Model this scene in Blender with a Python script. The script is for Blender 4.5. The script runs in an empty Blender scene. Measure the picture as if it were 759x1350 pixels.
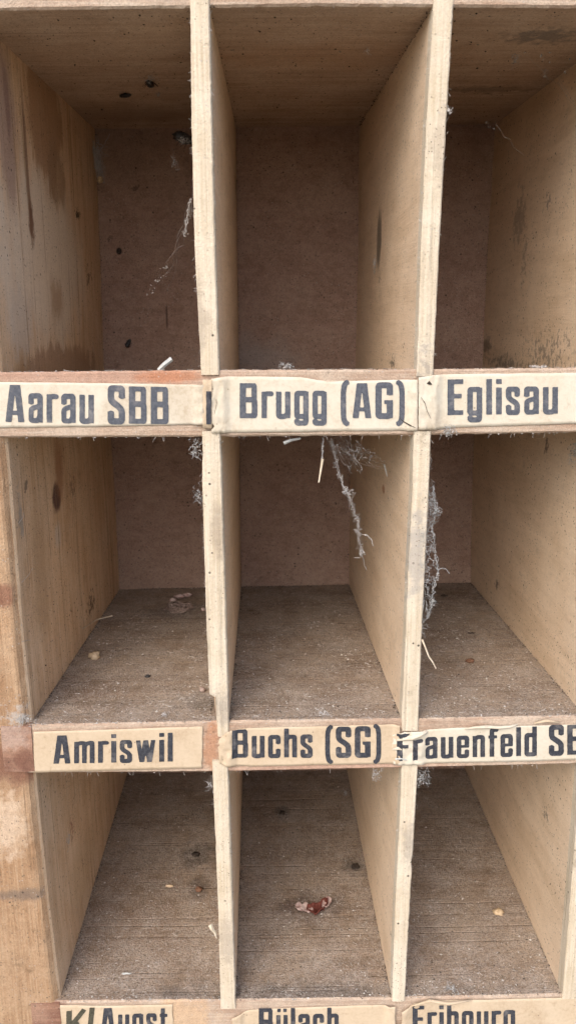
import bpy, math, random
import numpy as np
from mathutils import Vector, Matrix, noise as mnoise

random.seed(7)
rng = np.random.default_rng(11)
S = bpy.context.scene
COL = S.collection

# ------------------------------------------------------------------ camera, light, exposure
W0, H0 = 759.0, 1350.0                       # frame the measurements were taken in
FPX, TH, YA, RO, CD = 1055.34, 0.236578, 0.024099, -0.0017815, 0.30
ct, st, cy, sy, cr, sr = math.cos(TH), math.sin(TH), math.cos(YA), math.sin(YA), math.cos(RO), math.sin(RO)
_xr = Vector((cy, -sy, 0))
_fw = Vector((sy * ct, cy * ct, -st))
_up = Vector((sy * st, cy * st, ct))
RIGHT = cr * _xr + sr * _up
UP = -sr * _xr + cr * _up
FWD = _fw
CAM = Vector((0, -CD, 0))

cam_d = bpy.data.cameras.new("camera")
cam = bpy.data.objects.new("camera", cam_d)
COL.objects.link(cam)
m = Matrix((RIGHT, UP, -FWD)).transposed().to_4x4()
m.translation = CAM
cam.matrix_world = m
cam_d.sensor_fit = 'VERTICAL'
cam_d.sensor_height = 24
cam_d.sensor_width = 24
cam_d.lens = FPX / H0 * 24
cam_d.clip_start = 0.005
cam_d.clip_end = 100
cam_d.dof.use_dof = True
cam_d.dof.focus_distance = 0.335
cam_d.dof.aperture_fstop = 17
S.camera = cam

w = bpy.data.worlds.new("World")
S.world = w
w.use_nodes = True
wn = w.node_tree
bg = wn.nodes["Background"]
sky = wn.nodes.new("ShaderNodeTexSky")
sky.sky_type = 'NISHITA'
sky.sun_disc = False
SUN_EL, SUN_AZ = math.radians(42), math.radians(205)   # azimuth measured from +Y, clockwise
sky.sun_elevation = SUN_EL
sky.sun_rotation = SUN_AZ
sky.air_density = 0.7
sky.dust_density = 3.0
sky.ozone_density = 1.0
# the earth below the horizon: a plain sunlit ground tone instead of the sky model's black
tc = wn.nodes.new("ShaderNodeTexCoord")
sep = wn.nodes.new("ShaderNodeSeparateXYZ")
rmp = wn.nodes.new("ShaderNodeMapRange")
rmp.inputs[1].default_value = -0.06
rmp.inputs[2].default_value = 0.02
mixw = wn.nodes.new("ShaderNodeMix")
mixw.data_type = 'RGBA'
mixw.inputs[6].default_value = (1.25, 1.12, .98, 1)
wn.links.new(tc.outputs["Generated"], sep.inputs[0])
wn.links.new(sep.outputs[2], rmp.inputs[0])
wn.links.new(rmp.outputs[0], mixw.inputs[0])
wn.links.new(sky.outputs[0], mixw.inputs[7])
wn.links.new(mixw.outputs[2], bg.inputs[0])
bg.inputs[1].default_value = 0.15

sun_d = bpy.data.lights.new("sun", 'SUN')
sun_d.energy = 0.5
sun_d.angle = math.radians(60)
sun_d.color = (1.0, 0.955, 0.885)
sun = bpy.data.objects.new("sun", sun_d)
COL.objects.link(sun)
sdir = Vector((math.sin(SUN_AZ) * math.cos(SUN_EL), math.cos(SUN_AZ) * math.cos(SUN_EL), math.sin(SUN_EL)))
sun.rotation_euler = sdir.to_track_quat('Z', 'Y').to_euler()

S.view_settings.view_transform = 'Standard'
S.view_settings.look = 'None'
S.view_settings.gamma = 1
S.view_settings.exposure = 1.17
S.render.engine = 'CYCLES'
S.cycles.max_bounces = 6
S.cycles.diffuse_bounces = 5
S.cycles.use_adaptive_sampling = True
S.cycles.adaptive_threshold = 0.02

# ------------------------------------------------------------------ measuring helpers
def ray(px, py):
    return FWD + RIGHT * ((px - W0 / 2) / FPX) - UP * ((py - H0 / 2) / FPX)

def aty(px, py, y=0.0):
    d = ray(px, py); t = (y - CAM.y) / d.y
    return CAM + d * t

def atz(px, py, z):
    d = ray(px, py); t = (z - CAM.z) / d.z
    return CAM + d * t

def atx(px, py, x):
    d = ray(px, py); t = (x - CAM.x) / d.x
    return CAM + d * t

def nz(x, y, z, s=1.0):
    return mnoise.noise(Vector((x * s, y * s, z * s)))

# ------------------------------------------------------------------ mesh helpers
class MB:
    def __init__(s): s.v = []; s.f = []; s.mi = []
    def add(s, vs, fs, mi=0):
        o = len(s.v); s.v += [tuple(v) for v in vs]
        s.f += [tuple(i + o for i in f) for f in fs]; s.mi += [mi] * len(fs)
    def grid(s, P, mi=0, closed_u=False):
        nu, nv = len(P), len(P[0])
        vs = [p for r in P for p in r]; fs = []
        for i in range(nu if closed_u else nu - 1):
            for j in range(nv - 1):
                a = i * nv + j; b = ((i + 1) % nu) * nv + j
                fs.append((a, b, b + 1, a + 1))
        s.add(vs, fs, mi)
    def tube(s, pts, rad, n=4, mi=0):
        pts = [Vector(p) for p in pts]; k = len(pts)
        rad = rad if isinstance(rad, (list, tuple)) else [rad] * k
        vs = []; fs = []
        for i, p in enumerate(pts):
            t = (pts[min(i + 1, k - 1)] - pts[max(i - 1, 0)])
            if t.length < 1e-9: t = Vector((0, 0, 1))
            t.normalize()
            a = t.orthogonal().normalized(); b = t.cross(a)
            for q in range(n):
                an = 2 * math.pi * q / n
                vs.append(p + (a * math.cos(an) + b * math.sin(an)) * rad[i])
        for i in range(k - 1):
            for q in range(n):
                q2 = (q + 1) % n
                fs.append((i * n + q, i * n + q2, (i + 1) * n + q2, (i + 1) * n + q))
        fs.append(tuple(range(n))[::-1]); fs.append(tuple((k - 1) * n + q for q in range(n)))
        s.add(vs, fs, mi)
    def blob(s, c, r, mi=0, jit=0.5, sq=(1, 1, 1)):
        c = Vector(c)
        if sq == (1, 1, 1): sq = (random.uniform(.5, 1.5), random.uniform(.5, 1.2), random.uniform(.5, 1.5))
        dirs = [(1, 0, 0), (-1, 0, 0), (0, 1, 0), (0, -1, 0), (0, 0, 1), (0, 0, -1)]
        vs = []
        for d in dirs:
            k = r * (1 - jit / 2 + jit * random.random())
            vs.append(c + Vector((d[0] * sq[0], d[1] * sq[1], d[2] * sq[2])) * k + Vector([random.uniform(-.3, .3) * r * q for q in sq]))
        fs = [(0, 2, 4), (2, 1, 4), (1, 3, 4), (3, 0, 4), (2, 0, 5), (1, 2, 5), (3, 1, 5), (0, 3, 5)]
        s.add(vs, fs, mi)
    def lump(s, c, rad, seed=0, mi=0, nu=14, nv=9, amp=0.35, fr=1.6):
        c = Vector(c); P = []
        for i in range(nu):
            row = []
            for j in range(nv):
                a = 2 * math.pi * i / nu; b = math.pi * (j / (nv - 1) - .5) * .999
                d = Vector((math.cos(a) * math.cos(b), math.sin(a) * math.cos(b), math.sin(b)))
                k = 1 + amp * mnoise.noise(d * fr + Vector((seed * 7.1, seed * 3.3, 0)))
                row.append(c + Vector((d.x * rad[0], d.y * rad[1], d.z * rad[2])) * k)
            P.append(row)
        s.grid(P, mi, True)
    def build(s, name, mats, parent=None, smooth=False):
        me = bpy.data.meshes.new(name); me.from_pydata(s.v, [], s.f); me.update()
        for mt in (mats if isinstance(mats, (list, tuple)) else [mats]): me.materials.append(mt)
        me.polygons.foreach_set('material_index', s.mi)
        if smooth: me.polygons.foreach_set('use_smooth', [True] * len(s.f))
        o = bpy.data.objects.new(name, me); COL.objects.link(o)
        if parent: o.parent = parent
        return o

def tag(o, label, cat=None, group=None, kind=None):
    o['label'] = label
    if cat: o['category'] = cat
    if group: o['group'] = group
    if kind: o['kind'] = kind
    return o

# ------------------------------------------------------------------ measured shape of the cabinet
D = 0.1785                                                     # depth of the cells
def F(px, py): return aty(px, py, 0)
def lin(pts, x):
    xs = [p[0] for p in pts]; ys = [p[1] for p in pts]
    if x <= xs[0]: i = 0
    elif x >= xs[-1]: i = len(xs) - 2
    else: i = max(k for k in range(len(xs) - 1) if xs[k] <= x)
    t = (x - xs[i]) / (xs[i + 1] - xs[i])
    return ys[i] + t * (ys[i + 1] - ys[i])

def zline(pts, y=0.0):
    """pixels on an edge at depth y -> z as a function of x"""
    q = sorted((aty(a, b, y).x, aty(a, b, y).z) for a, b in pts)
    return lambda x: lin(q, x)

SH = {
    'top':    dict(ft=lambda x: .128, fb=zline([(130, 11), (420, 7), (690, 9)]), bb=zline([(125, 170), (391, 167), (652, 164)], D), bt=lambda x: .128),
    'first':  dict(ft=zline([(0, 491), (270, 488), (550, 487), (759, 485)]), fb=zline([(0, 577), (270, 576), (545, 574), (759, 570)]),
                   bt=lambda x: -.0345, bb=lambda x: -.0440),
    'second': dict(ft=zline([(45, 956), (300, 951), (540, 948), (759, 944)]), fb=zline([(48, 1020), (290, 1018), (535, 1013), (759, 1008)]),
                   bt=zline([(158, 777), (390, 772), (620, 768)], D), bb=lambda x: -.1815),
    'third':  dict(ft=zline([(42, 1321), (290, 1319), (530, 1316), (750, 1311)]), fb=lambda x: -.3195, bt=lambda x: -.2930, bb=lambda x: -.3195),
}
def ztop(k, x, y):
    s = SH[k]; t = y / D
    return s['ft'](x) * (1 - t) + s['bt'](x) * t
# dividers: front edges and rear edges measured as pixels down the photograph, turned into metres
def xz(pts, y):
    return sorted((aty(a, b, y).z, aty(a, b, y).x) for a, b in pts)
DV = [
    dict(fl=xz([(251, 0), (253, 170), (257, 330), (265, 480), (267, 580), (267, 640), (270, 740), (273, 840), (278, 950), (280, 1010), (284, 1100), (288, 1200), (291, 1325)], 0),
         fr=xz([(276, 0), (280, 170), (284, 330), (289, 480), (291, 580), (293, 640), (296, 740), (299, 840), (302, 950), (301, 1010), (304, 1100), (307, 1200), (311, 1325)], 0),
         br=xz([(311, 166), (313, 330), (315, 480), (316, 580), (316, 640), (318, 772), (320, 1020)], D), bl=None, th=.0068),
    dict(fl=xz([(571, 0), (561, 170), (554, 330), (549, 480), (544, 580), (543, 640), (538, 740), (534, 840), (529, 945), (529, 1010), (525, 1100), (520, 1200), (516, 1320)], 0),
         fr=xz([(597, 0), (587, 170), (578, 330), (571, 480), (567, 580), (565, 640), (560, 740), (555, 840), (551, 945), (550, 1010), (545, 1100), (539, 1200), (533, 1320)], 0),
         bl=xz([(473, 166), (472, 330), (468, 480), (462, 580), (461, 640), (460, 771), (457, 1020)], D), br=None, th=.0068),
    dict(fl=[(-.2989, .1312), (-.16, .1312), (.12, .1312)], fr=[(-.2989, .1372), (-.16, .1376), (.12, .1386)],
         bl=xz([(652, 164), (642, 330), (636, 480), (624, 580), (622, 640), (620, 768), (612, 1020)], D), br=None, th=.0068),
]
DV[2]['fl'] = xz([(758, 1175), (740, 1313)], 0) ; DV[2]['fl'] = [(DV[2]['fl'][0][0], DV[2]['fl'][0][1]), (-.16, .1300), (.12, .1295)]
DV[2]['fr'] = [(a, b + .0068) for a, b in DV[2]['fl']]

def dsec(dv, z):
    a, b = lin(dv['fl'], z), lin(dv['fr'], z)
    if dv['bl']: c = lin(dv['bl'], z); d = c + dv['th']
    else: d = lin(dv['br'], z); c = d - dv['th']
    return a, b, c, d

Lf = xz([(-8, 400), (7, 585), (12, 640), (20, 740), (28, 840), (39, 945), (47, 1050), (63, 1200), (77, 1312)], 0)
Lf = [(a, b) for a, b in Lf]
Lb = xz([(125, 170), (132, 330), (137, 480), (147, 580), (151, 640), (158, 777), (168, 1020)], D)
FL = lambda k, px, py: (lambda p: Vector((p.x, p.y, ztop(k, p.x, p.y))))(_floor(k, px, py))
def _floor(k, px, py):
    z = SH[k]['ft'](0)
    for _ in range(6):
        p = atz(px, py, z); z = ztop(k, p.x, min(max(p.y, 0), D))
    return p
def ceil_pt(px, py):
    z = .10
    for _ in range(6):
        p = atz(px, py, z); t = min(max(p.y, 0), D) / D; z = SH['top']['fb'](p.x) * (1 - t) + SH['top']['bb'](p.x) * t
    return Vector((p.x, p.y, z))
def face_pt(px, py, i, right):
    """point on the left/right face of divider i (or the side panel for i = -1)"""
    x = -.09 if i < 0 else DV[i]['fl'][0][1]
    for _ in range(12):
        p = atx(px, py, x); t = min(max(p.y, 0), D) / D
        if i < 0: x = lin(Lf, p.z) * (1 - t) + lin(Lb, p.z) * t
        else:
            a, b, c, d = dsec(DV[i], p.z); x = (b * (1 - t) + d * t) if right else (a * (1 - t) + c * t)
    return p


# ------------------------------------------------------------------ materials
class NT:
    def __init__(s, name):
        s.m = bpy.data.materials.new(name); s.m.use_nodes = True
        s.t = s.m.node_tree; s.b = s.t.nodes["Principled BSDF"]
        s.b.inputs["Specular IOR Level"].default_value = 0.25
    def n(s, ty, **kw):
        x = s.t.nodes.new(ty)
        for k, v in kw.items(): setattr(x, k, v)
        return x
    def put(s, sock, v):
        if hasattr(v, 'links') or isinstance(v, bpy.types.NodeSocket): s.t.links.new(v, sock)
        else: sock.default_value = v
    def math(s, op, a, b=0.0, c=0.0, clamp=False):
        x = s.n("ShaderNodeMath", operation=op); x.use_clamp = clamp
        s.put(x.inputs[0], a); s.put(x.inputs[1], b)
        if op in ('MULTIPLY_ADD', 'SMOOTH_MIN'): s.put(x.inputs[2], c)
        return x.outputs[0]
    def vec(s, op, a, b=(0, 0, 0)):
        x = s.n("ShaderNodeVectorMath", operation=op); s.put(x.inputs[0], a)
        if op == 'SCALE': s.put(x.inputs['Scale'], b)
        else: s.put(x.inputs[1], b)
        return x.outputs['Value'] if op in ('LENGTH', 'DISTANCE', 'DOT_PRODUCT') else x.outputs[0]
    def noise(s, v, scale, detail=4, rough=.55, dist=0.0):
        x = s.n("ShaderNodeTexNoise"); s.put(x.inputs['Vector'], v)
        x.inputs['Scale'].default_value = scale; x.inputs['Detail'].default_value = detail
        x.inputs['Roughness'].default_value = rough; x.inputs['Distortion'].default_value = dist
        return x.outputs[0]
    def voro(s, v, scale):
        x = s.n("ShaderNodeTexVoronoi"); s.put(x.inputs['Vector'], v); x.inputs['Scale'].default_value = scale
        return x.outputs['Distance']
    def rng(s, v, a, b, c=0.0, d=1.0):
        x = s.n("ShaderNodeMapRange", interpolation_type='SMOOTHSTEP'); s.put(x.inputs[0], v)
        for i, q in enumerate((a, b, c, d)): x.inputs[i + 1].default_value = q
        return x.outputs[0]
    def mix(s, f, a, b, mode='MIX'):
        x = s.n("ShaderNodeMix", data_type='RGBA', blend_type=mode); s.put(x.inputs[0], f)
        for k, q in ((6, a), (7, b)):
            if isinstance(q, tuple) and len(q) == 3: q = q + (1,)
            s.put(x.inputs[k], q)
        return x.outputs[2]
    def coord(s, rand=True):
        tcn = s.n("ShaderNodeTexCoord"); s.raw = tcn.outputs['Object']
        if not rand: return s.raw
        oi = s.n("ShaderNodeObjectInfo")
        cmb = s.n("ShaderNodeCombineXYZ")
        for i, k in enumerate((3.1, 5.7, 7.3)): s.put(cmb.inputs[i], s.math('MULTIPLY', oi.outputs['Random'], k))
        return s.vec('ADD', s.raw, cmb.outputs[0])
    def spot(s, c, r, edge=.35, amp=.9, nscale=120, st=(1, 1, 1)):
        """mask of a stain: centre and radii in metres, outline broken up by noise"""
        d = s.vec('SUBTRACT', s.raw, tuple(c))
        d = s.vec('DIVIDE', d, tuple(r))
        l = s.vec('LENGTH', d)
        nn = s.noise(s.vec('MULTIPLY', s.raw, st), nscale, 5, .65)
        l = s.math('ADD', l, s.math('MULTIPLY', s.math('SUBTRACT', nn, .47 if nscale < 300 else .42), amp * (2.6 if nscale < 300 else 5.0)))
        return s.rng(l, 1 + edge, 1 - edge)
    def finish(s, col, rough=.85, bump=None, strength=.4, dist=.0003):
        s.put(s.b.inputs['Base Color'], col); s.put(s.b.inputs['Roughness'], rough)
        if bump is not None:
            bn = s.n("ShaderNodeBump"); bn.inputs['Strength'].default_value = strength
            bn.inputs['Distance'].default_value = dist
            s.put(bn.inputs['Height'], bump); s.t.links.new(bn.outputs[0], s.b.inputs['Normal'])
        return s.m

def wood(name, dark, base, light, axis, cross=160, along=9, fine=900, grain=.6, blotch=.35, speck=.5,
         dust=0.0, dustcol=(.30, .27, .235), spots=(), rough=.85, bump=.5, fibre=0.0, grit=0.0, dots=0.0, lines=0.0, spec=.25):
    q = NT(name); co = q.coord()
    sc = [cross] * 3; sc[axis] = along
    v = q.vec('MULTIPLY', co, tuple(sc))
    g1 = q.noise(v, 1, 5, .6, .6)
    sf = [fine] * 3; sf[axis] = fine * .03
    vf = q.vec('MULTIPLY', co, tuple(sf))
    g2 = q.noise(vf, 1, 3, .6)
    rings = q.math('SINE', q.math('MULTIPLY', g1, 46))
    rings = q.rng(rings, .1, 1)
    bl = q.noise(co, 34, 6, .68)
    bl2 = q.noise(co, 110, 5, .7)
    col = q.mix(q.rng(g1, .3, .7), dark, base)
    col = q.mix(q.math('MULTIPLY', rings, grain * .55), col, dark)
    col = q.mix(q.math('MULTIPLY', q.rng(g2, .42, .75), grain), col, light)
    col = q.mix(q.math('MULTIPLY', q.rng(g2, .48, .28), grain * .8), col, dark)
    col = q.mix(q.math('MULTIPLY', q.rng(bl, .35, .7), blotch), col, light)
    dk = tuple(.55 * c for c in dark)
    col = q.mix(q.math('MULTIPLY', q.rng(bl2, .56, .8), blotch), col, dk)
    for c, r, sc_, k, *o in spots:
        col = q.mix(q.math('MULTIPLY', q.spot(c, r, *o), k), col, sc_)
    hgt = q.math('ADD', q.math('MULTIPLY', g2, .6), q.math('MULTIPLY', bl2, .5))
    if dust:
        geo = q.n("ShaderNodeNewGeometry"); sp = q.n("ShaderNodeSeparateXYZ")
        q.put(sp.inputs[0], geo.outputs['Normal'])
        d1 = q.noise(co, 70, 6, .75); d2 = q.noise(co, 1100, 3, .6)
        dm = q.math('MULTIPLY', q.rng(d1, .28, .68), q.rng(d2, .3, .62))
        dm = q.math('MULTIPLY', dm, q.rng(sp.outputs[2], .3, .8))
        col = q.mix(q.math('MULTIPLY', dm, dust), col, dustcol)
        hgt = q.math('ADD', hgt, q.math('MULTIPLY', d2, .8))
    if lines:                                                  # late-wood lines worn into the dusty boards
        sl = [420] * 3; sl[axis] = 5
        l1 = q.noise(q.vec('MULTIPLY', co, tuple(sl)), 1, 3, .55, .3)
        l2 = q.noise(co, 45, 3, .6)
        lm = q.math('MULTIPLY', q.rng(l1, .58, .68), q.rng(l2, .35, .6, .25, 1))
        col = q.mix(q.math('MULTIPLY', lm, lines), col, dk)
        hgt = q.math('SUBTRACT', hgt, q.math('MULTIPLY', lm, .8))
    if grit:
        k1 = q.noise(co, 1500, 3, .65); k2 = q.noise(co, 420, 4, .7)
        kk = q.rng(q.math('ADD', q.math('MULTIPLY', k1, .65), q.math('MULTIPLY', k2, .35)), .36, .64, 1 - grit, 1 + grit)
        cc = q.n("ShaderNodeCombineColor")
        for i_ in range(3): q.put(cc.inputs[i_], kk)
        col = q.mix(1.0, col, cc.outputs[0], 'MULTIPLY')
        vl = q.voro(co, 520); vl2 = q.noise(co, 55, 4, .65)
        col = q.mix(q.math('MULTIPLY', q.math('MULTIPLY', q.rng(vl, .22, .1), q.rng(vl2, .45, .62)), .6), col, (.42, .39, .35))
        hgt = q.math('ADD', hgt, q.math('MULTIPLY', k1, 1.6))
    if dots:
        vd3 = q.voro(co, 420); vm3 = q.noise(co, 90, 3, .6)
        col = q.mix(q.math('MULTIPLY', q.math('MULTIPLY', q.rng(vd3, .19, .09), q.rng(vm3, .40, .52)), dots), col, (.09, .07, .055))
    if fibre:
        f1 = q.noise(co, 620, 2, .5, 2.5)
        col = q.mix(q.math('MULTIPLY', q.rng(f1, .56, .7), fibre), col, light)
        col = q.mix(q.math('MULTIPLY', q.rng(f1, .42, .3), fibre), col, dk)
    if speck:
        vd = q.voro(co, 260); vm = q.noise(co, 60, 3, .6)
        sm = q.math('MULTIPLY', q.rng(vd, .17, .08), q.rng(vm, .50, .62))
        col = q.mix(q.math('MULTIPLY', sm, speck), col, (.035, .028, .022))
        vd2 = q.voro(co, 640); vm2 = q.noise(co, 33, 3, .6)
        sm2 = q.math('MULTIPLY', q.rng(vd2, .2, .1), q.rng(vm2, .47, .6))
        col = q.mix(q.math('MULTIPLY', sm2, speck * .8), col, (.05, .04, .03))
    q.b.inputs['Specular IOR Level'].default_value = spec
    return q.finish(col, rough, hgt, bump, .0004)

def plain(name, c1, c2, scale=300, rough=.9, bump=.3, spec=.2, trans=0.0):
    q = NT(name); co = q.coord()
    n1 = q.noise(co, scale, 4, .6)
    col = q.mix(q.rng(n1, .3, .7), c1, c2)
    q.b.inputs["Specular IOR Level"].default_value = spec
    if trans: q.b.inputs['Alpha'].default_value = 1 - trans
    return q.finish(col, rough, n1, bump, .0003)


M = {}
M['shelf'] = wood("shelf_wood", (.16, .108, .07), (.265, .19, .13), (.34, .262, .188), 0, cross=200, along=9, fine=900,
                  grain=.24, blotch=.85, speck=.9, dust=.85, dustcol=(.40, .345, .29), bump=1.0, grit=.26, lines=.10, dots=.7,
                  spots=[(FL('second', 110, 905), (.018, .014, .01), (.15, .085, .045), .6, .5, 1.2, 90),
                         (FL('second', 258, 925), (.009, .010, .01), (.12, .10, .08), .75, .5, 1.2, 200),
                         (FL('second', 232, 806), (.016, .014, .01), (.085, .06, .05), .65, .5, 1.0, 120),
                         (FL('third', 258, 1127), (.009, .012, .01), (.05, .035, .025), .8, .5, 1.2, 150),
                         (FL('third', 468, 1143), (.006, .007, .01), (.05, .035, .025), .85, .5, 1.1, 200),
                         (FL('third', 372, 1072), (.004, .008, .01), (.05, .035, .025), .8, .5, 1.1, 200),
                         (FL('third', 408, 1196), (.016, .010, .01), (.08, .05, .04), .7, .5, .9, 120),
                         (FL('third', 150, 1210), (.03, .03, .01), (.17, .105, .065), .5, .6, 1.0, 50),
                         (FL('third', 262, 1172), (.006, .008, .01), (.06, .04, .03), .7, .5, 1.1, 200),
                         (FL('third', 360, 1310), (.05, .006, .01), (.08, .065, .055), .7, .6, 1.2, 120)])
M['top_shelf'] = wood("top_shelf_wood", (.35, .24, .16), (.46, .335, .235), (.53, .415, .31), 0, cross=200, along=7, fine=1300,
                  grain=.45, blotch=.5, speck=.8, bump=.6, dots=.8, grit=.14, lines=.25,
                  spots=[(ceil_pt(715, 48), (.013, .008, .01), (.13, .115, .10), .7, .5, 1.4, 250),
                         (ceil_pt(450, 75), (.05, .016, .01), (.40, .25, .15), .5, .6, .9, 50),
                         (ceil_pt(640, 118), (.02, .006, .01), (.12, .09, .07), .55, .5, 1.3, 200),
                         (ceil_pt(150, 150), (.05, .02, .01), (.20, .13, .085), .5, .6, .9, 50)])
M['shelf_edge'] = wood("shelf_edge_wood", (.33, .22, .15), (.455, .345, .255), (.55, .47, .37), 0, cross=300, along=8, fine=1500,
                       grain=.5, blotch=.5, speck=.4, bump=.6, grit=.16,
                       spots=[(F(110, 496), (.048, .01, .0030), (.40, .235, .165), .7, .5, .7, 200, (.3, 1, 1)),
                              (F(225, 496), (.012, .01, .0026), (.42, .16, .07), .6, .5, .7, 200),
                              (F(60, 1335), (.012, .01, .012), (.22, .11, .075), .8),
                              (F(278, 985), (.0035, .01, .012), (.40, .21, .12), .8),
                              (F(440, 1012), (.05, .01, .002), (.42, .24, .17), .6),
                              (F(240, 1340), (.014, .01, .012), (.52, .34, .19), .6)])
_fp = face_pt
M['divider'] = wood("divider_wood", (.58, .43, .28), (.70, .54, .375), (.76, .615, .45), 1, cross=120, along=14, fine=1500,
                    grain=.30, blotch=.5, speck=1.0, bump=.5, dots=.9, grit=.08, spec=.4, rough=.62,
                    spots=[(_fp(499, 318, 1, False), (.012, .0075, .0125), (.13, .105, .08), .85, .3, .6, 160, (1, 1, .3)),
                           (_fp(494, 350, 1, False), (.012, .0045, .004), (.42, .42, .40), .75, .5, 1.1, 300),
                           (_fp(500, 368, 1, False), (.012, .003, .003), (.05, .04, .03), .8, .4, 1.0, 300),
                           (_fp(683, 290, 2, False), (.012, .008, .012), (.22, .175, .13), .55, .35, 1.7, 210),
                           (_fp(690, 345, 2, False), (.012, .004, .010), (.19, .15, .115), .5, .4, 1.6, 300),
                           (_fp(720, 270, 2, False), (.012, .005, .004), (.17, .15, .13), .7, .3, 1.7, 420),
                           (_fp(720, 466, 2, False), (.012, .026, .009), (.15, .135, .115), .65, .5, 1.7, 320),
                           (_fp(665, 478, 2, False), (.012, .045, .004), (.12, .105, .09), .7, .6, 1.3, 300),
                           (_fp(640, 455, 2, False), (.012, .012, .004), (.09, .075, .06), .7, .5, 1.4, 260),
                           (_fp(718, 1075, 2, False), (.012, .004, .004), (.16, .13, .10), .75, .25, 1.7, 500),
                           (_fp(655, 772, 2, False), (.012, .004, .003), (.10, .07, .05), .8, .4, 1.2, 300),
                           (_fp(720, 592, 2, False), (.012, .003, .005), (.10, .065, .045), .8, .4, .9, 300),
                           (_fp(517, 478, 1, False), (.012, .008, .004), (.055, .048, .04), .8, .4, 1.5, 500),
                           (_fp(505, 645, 1, False), (.012, .0035, .002), (.36, .17, .08), .85, .3, .4),
                           (_fp(515, 1232, 1, False), (.012, .005, .002), (.10, .08, .06), .7, .3, 1.4, 500)])
M['divider_edge'] = wood("divider_edge_wood", (.47, .385, .265), (.60, .515, .385), (.66, .59, .47), 2, cross=700, along=14, fine=1300,
                         grain=.55, blotch=.6, speck=.9, bump=.55, grit=.06, dots=.35, lines=.3,
                         spots=[(F(262, 420), (.004, .02, .012), (.36, .30, .23), .6, .5, 1.2, 250), (F(560, 480), (.003, .02, .006), (.30, .27, .24), .6, .5, 1.2, 300),
                                (F(288, 700), (.003, .02, .010), (.34, .28, .21), .6, .5, 1.2, 250), (F(548, 730), (.004, .02, .018), (.36, .33, .29), .7, .5, 1.2, 250),
                                (F(290, 930), (.005, .02, .008), (.36, .31, .25), .7, .5, 1.2, 250), (F(300, 1240), (.004, .02, .014), (.36, .30, .23), .6, .5, 1.2, 250),
                                (F(538, 1110), (.003, .02, .010), (.32, .28, .23), .6, .5, 1.2, 250), (F(580, 200), (.003, .02, .012), (.40, .33, .25), .5, .5, 1.2, 250)])
lp = lambda px, py: face_pt(px, py, -1, True)
M['side'] = wood("side_panel_wood", (.52, .335, .19), (.67, .48, .30), (.73, .57, .40), 2, cross=150, along=6, fine=1000,
                 grain=.6, blotch=.5, speck=.95, bump=.7, dots=.8, grit=.08, lines=.7,
                 spots=[(lp(60, 340), (.02, .06, .040), (.66, .58, .475), .85, .4, .5, 90, (1, 1, .3)),
                        (lp(60, 150), (.02, .026, .032), (.36, .215, .12), .8, .15, .5, 130, (1, 1, .3)),
                        (lp(75, 235), (.02, .014, .014), (.32, .21, .125), .7, .25, .6, 90, (1, 1, .4)),
                        (lp(10, 165), (.02, .012, .032), (.36, .255, .205), .8, .3, .6, 90, (1, 1, .3)),
                        (lp(11, 140), (.02, .003, .016), (.24, .145, .12), .7, .4, .8, 150, (1, 1, .3)),
                        (lp(36, 215), (.02, .0022, .030), (.21, .12, .07), .85, .4, .5, 180, (1, 1, .35)),
                        (lp(42, 293), (.02, .0035, .008), (.17, .09, .055), .9, .4, .7, 250),
                        (lp(80, 500), (.02, .075, .0155), (.34, .21, .13), .75, .15, .45, 160, (1, 1, .4)),
                        (lp(30, 480), (.02, .008, .013), (.45, .27, .12), .6, .4, .8, 150, (1, 1, .3)),
                        (lp(75, 395), (.02, .012, .010), (.36, .235, .14), .65, .5, .8, 120, (1, 1, .5)),
                        (lp(28, 425), (.02, .015, .014), (.56, .49, .41), .75, .4, .9, 110, (1, 1, .5)),
                        (lp(103, 283), (.02, .006, .003), (.04, .03, .02), .9, .3, 1.0, 500),
                        (lp(117, 365), (.02, .006, .007), (.16, .10, .07), .7, .3, 1.2, 300),
                        (lp(75, 655), (.02, .0065, .0068), (.10, .05, .04), .92, .3, .3, 150),
                        (lp(78, 610), (.02, .0075, .014), (.34, .17, .08), .75, .5, .6, 120, (1, 1, .4)),
                        (lp(76, 705), (.02, .006, .006), (.60, .54, .46), .6, .5, .8, 150, (1, 1, .4)),
                        (lp(55, 760), (.02, .012, .028), (.42, .275, .15), .6, .5, .6, 90, (1, 1, .25)),
                        (lp(35, 642), (.02, .0025, .004), (.13, .10, .075), .7, .4, 1.2, 300),
                        (lp(28, 680), (.02, .0025, .009), (.30, .28, .24), .7, .4, 1.2, 240),
                        (lp(120, 795), (.02, .010, .006), (.11, .065, .04), .8, .4, 1.3, 300),
                        (lp(97, 640), (.02, .010, .006), (.19, .13, .09), .6, .3, 1.6, 420),
                        (lp(95, 1095), (.02, .004, .006), (.24, .06, .04), .6, .4, 1.3, 400),
                        (lp(91, 1108), (.02, .004, .004), (.40, .40, .38), .7, .4, 1.3, 400),
                        (lp(110, 1150), (.02, .03, .02), (.46, .33, .20), .5, .5, .8, 60, (1, 1, .3))])
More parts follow.
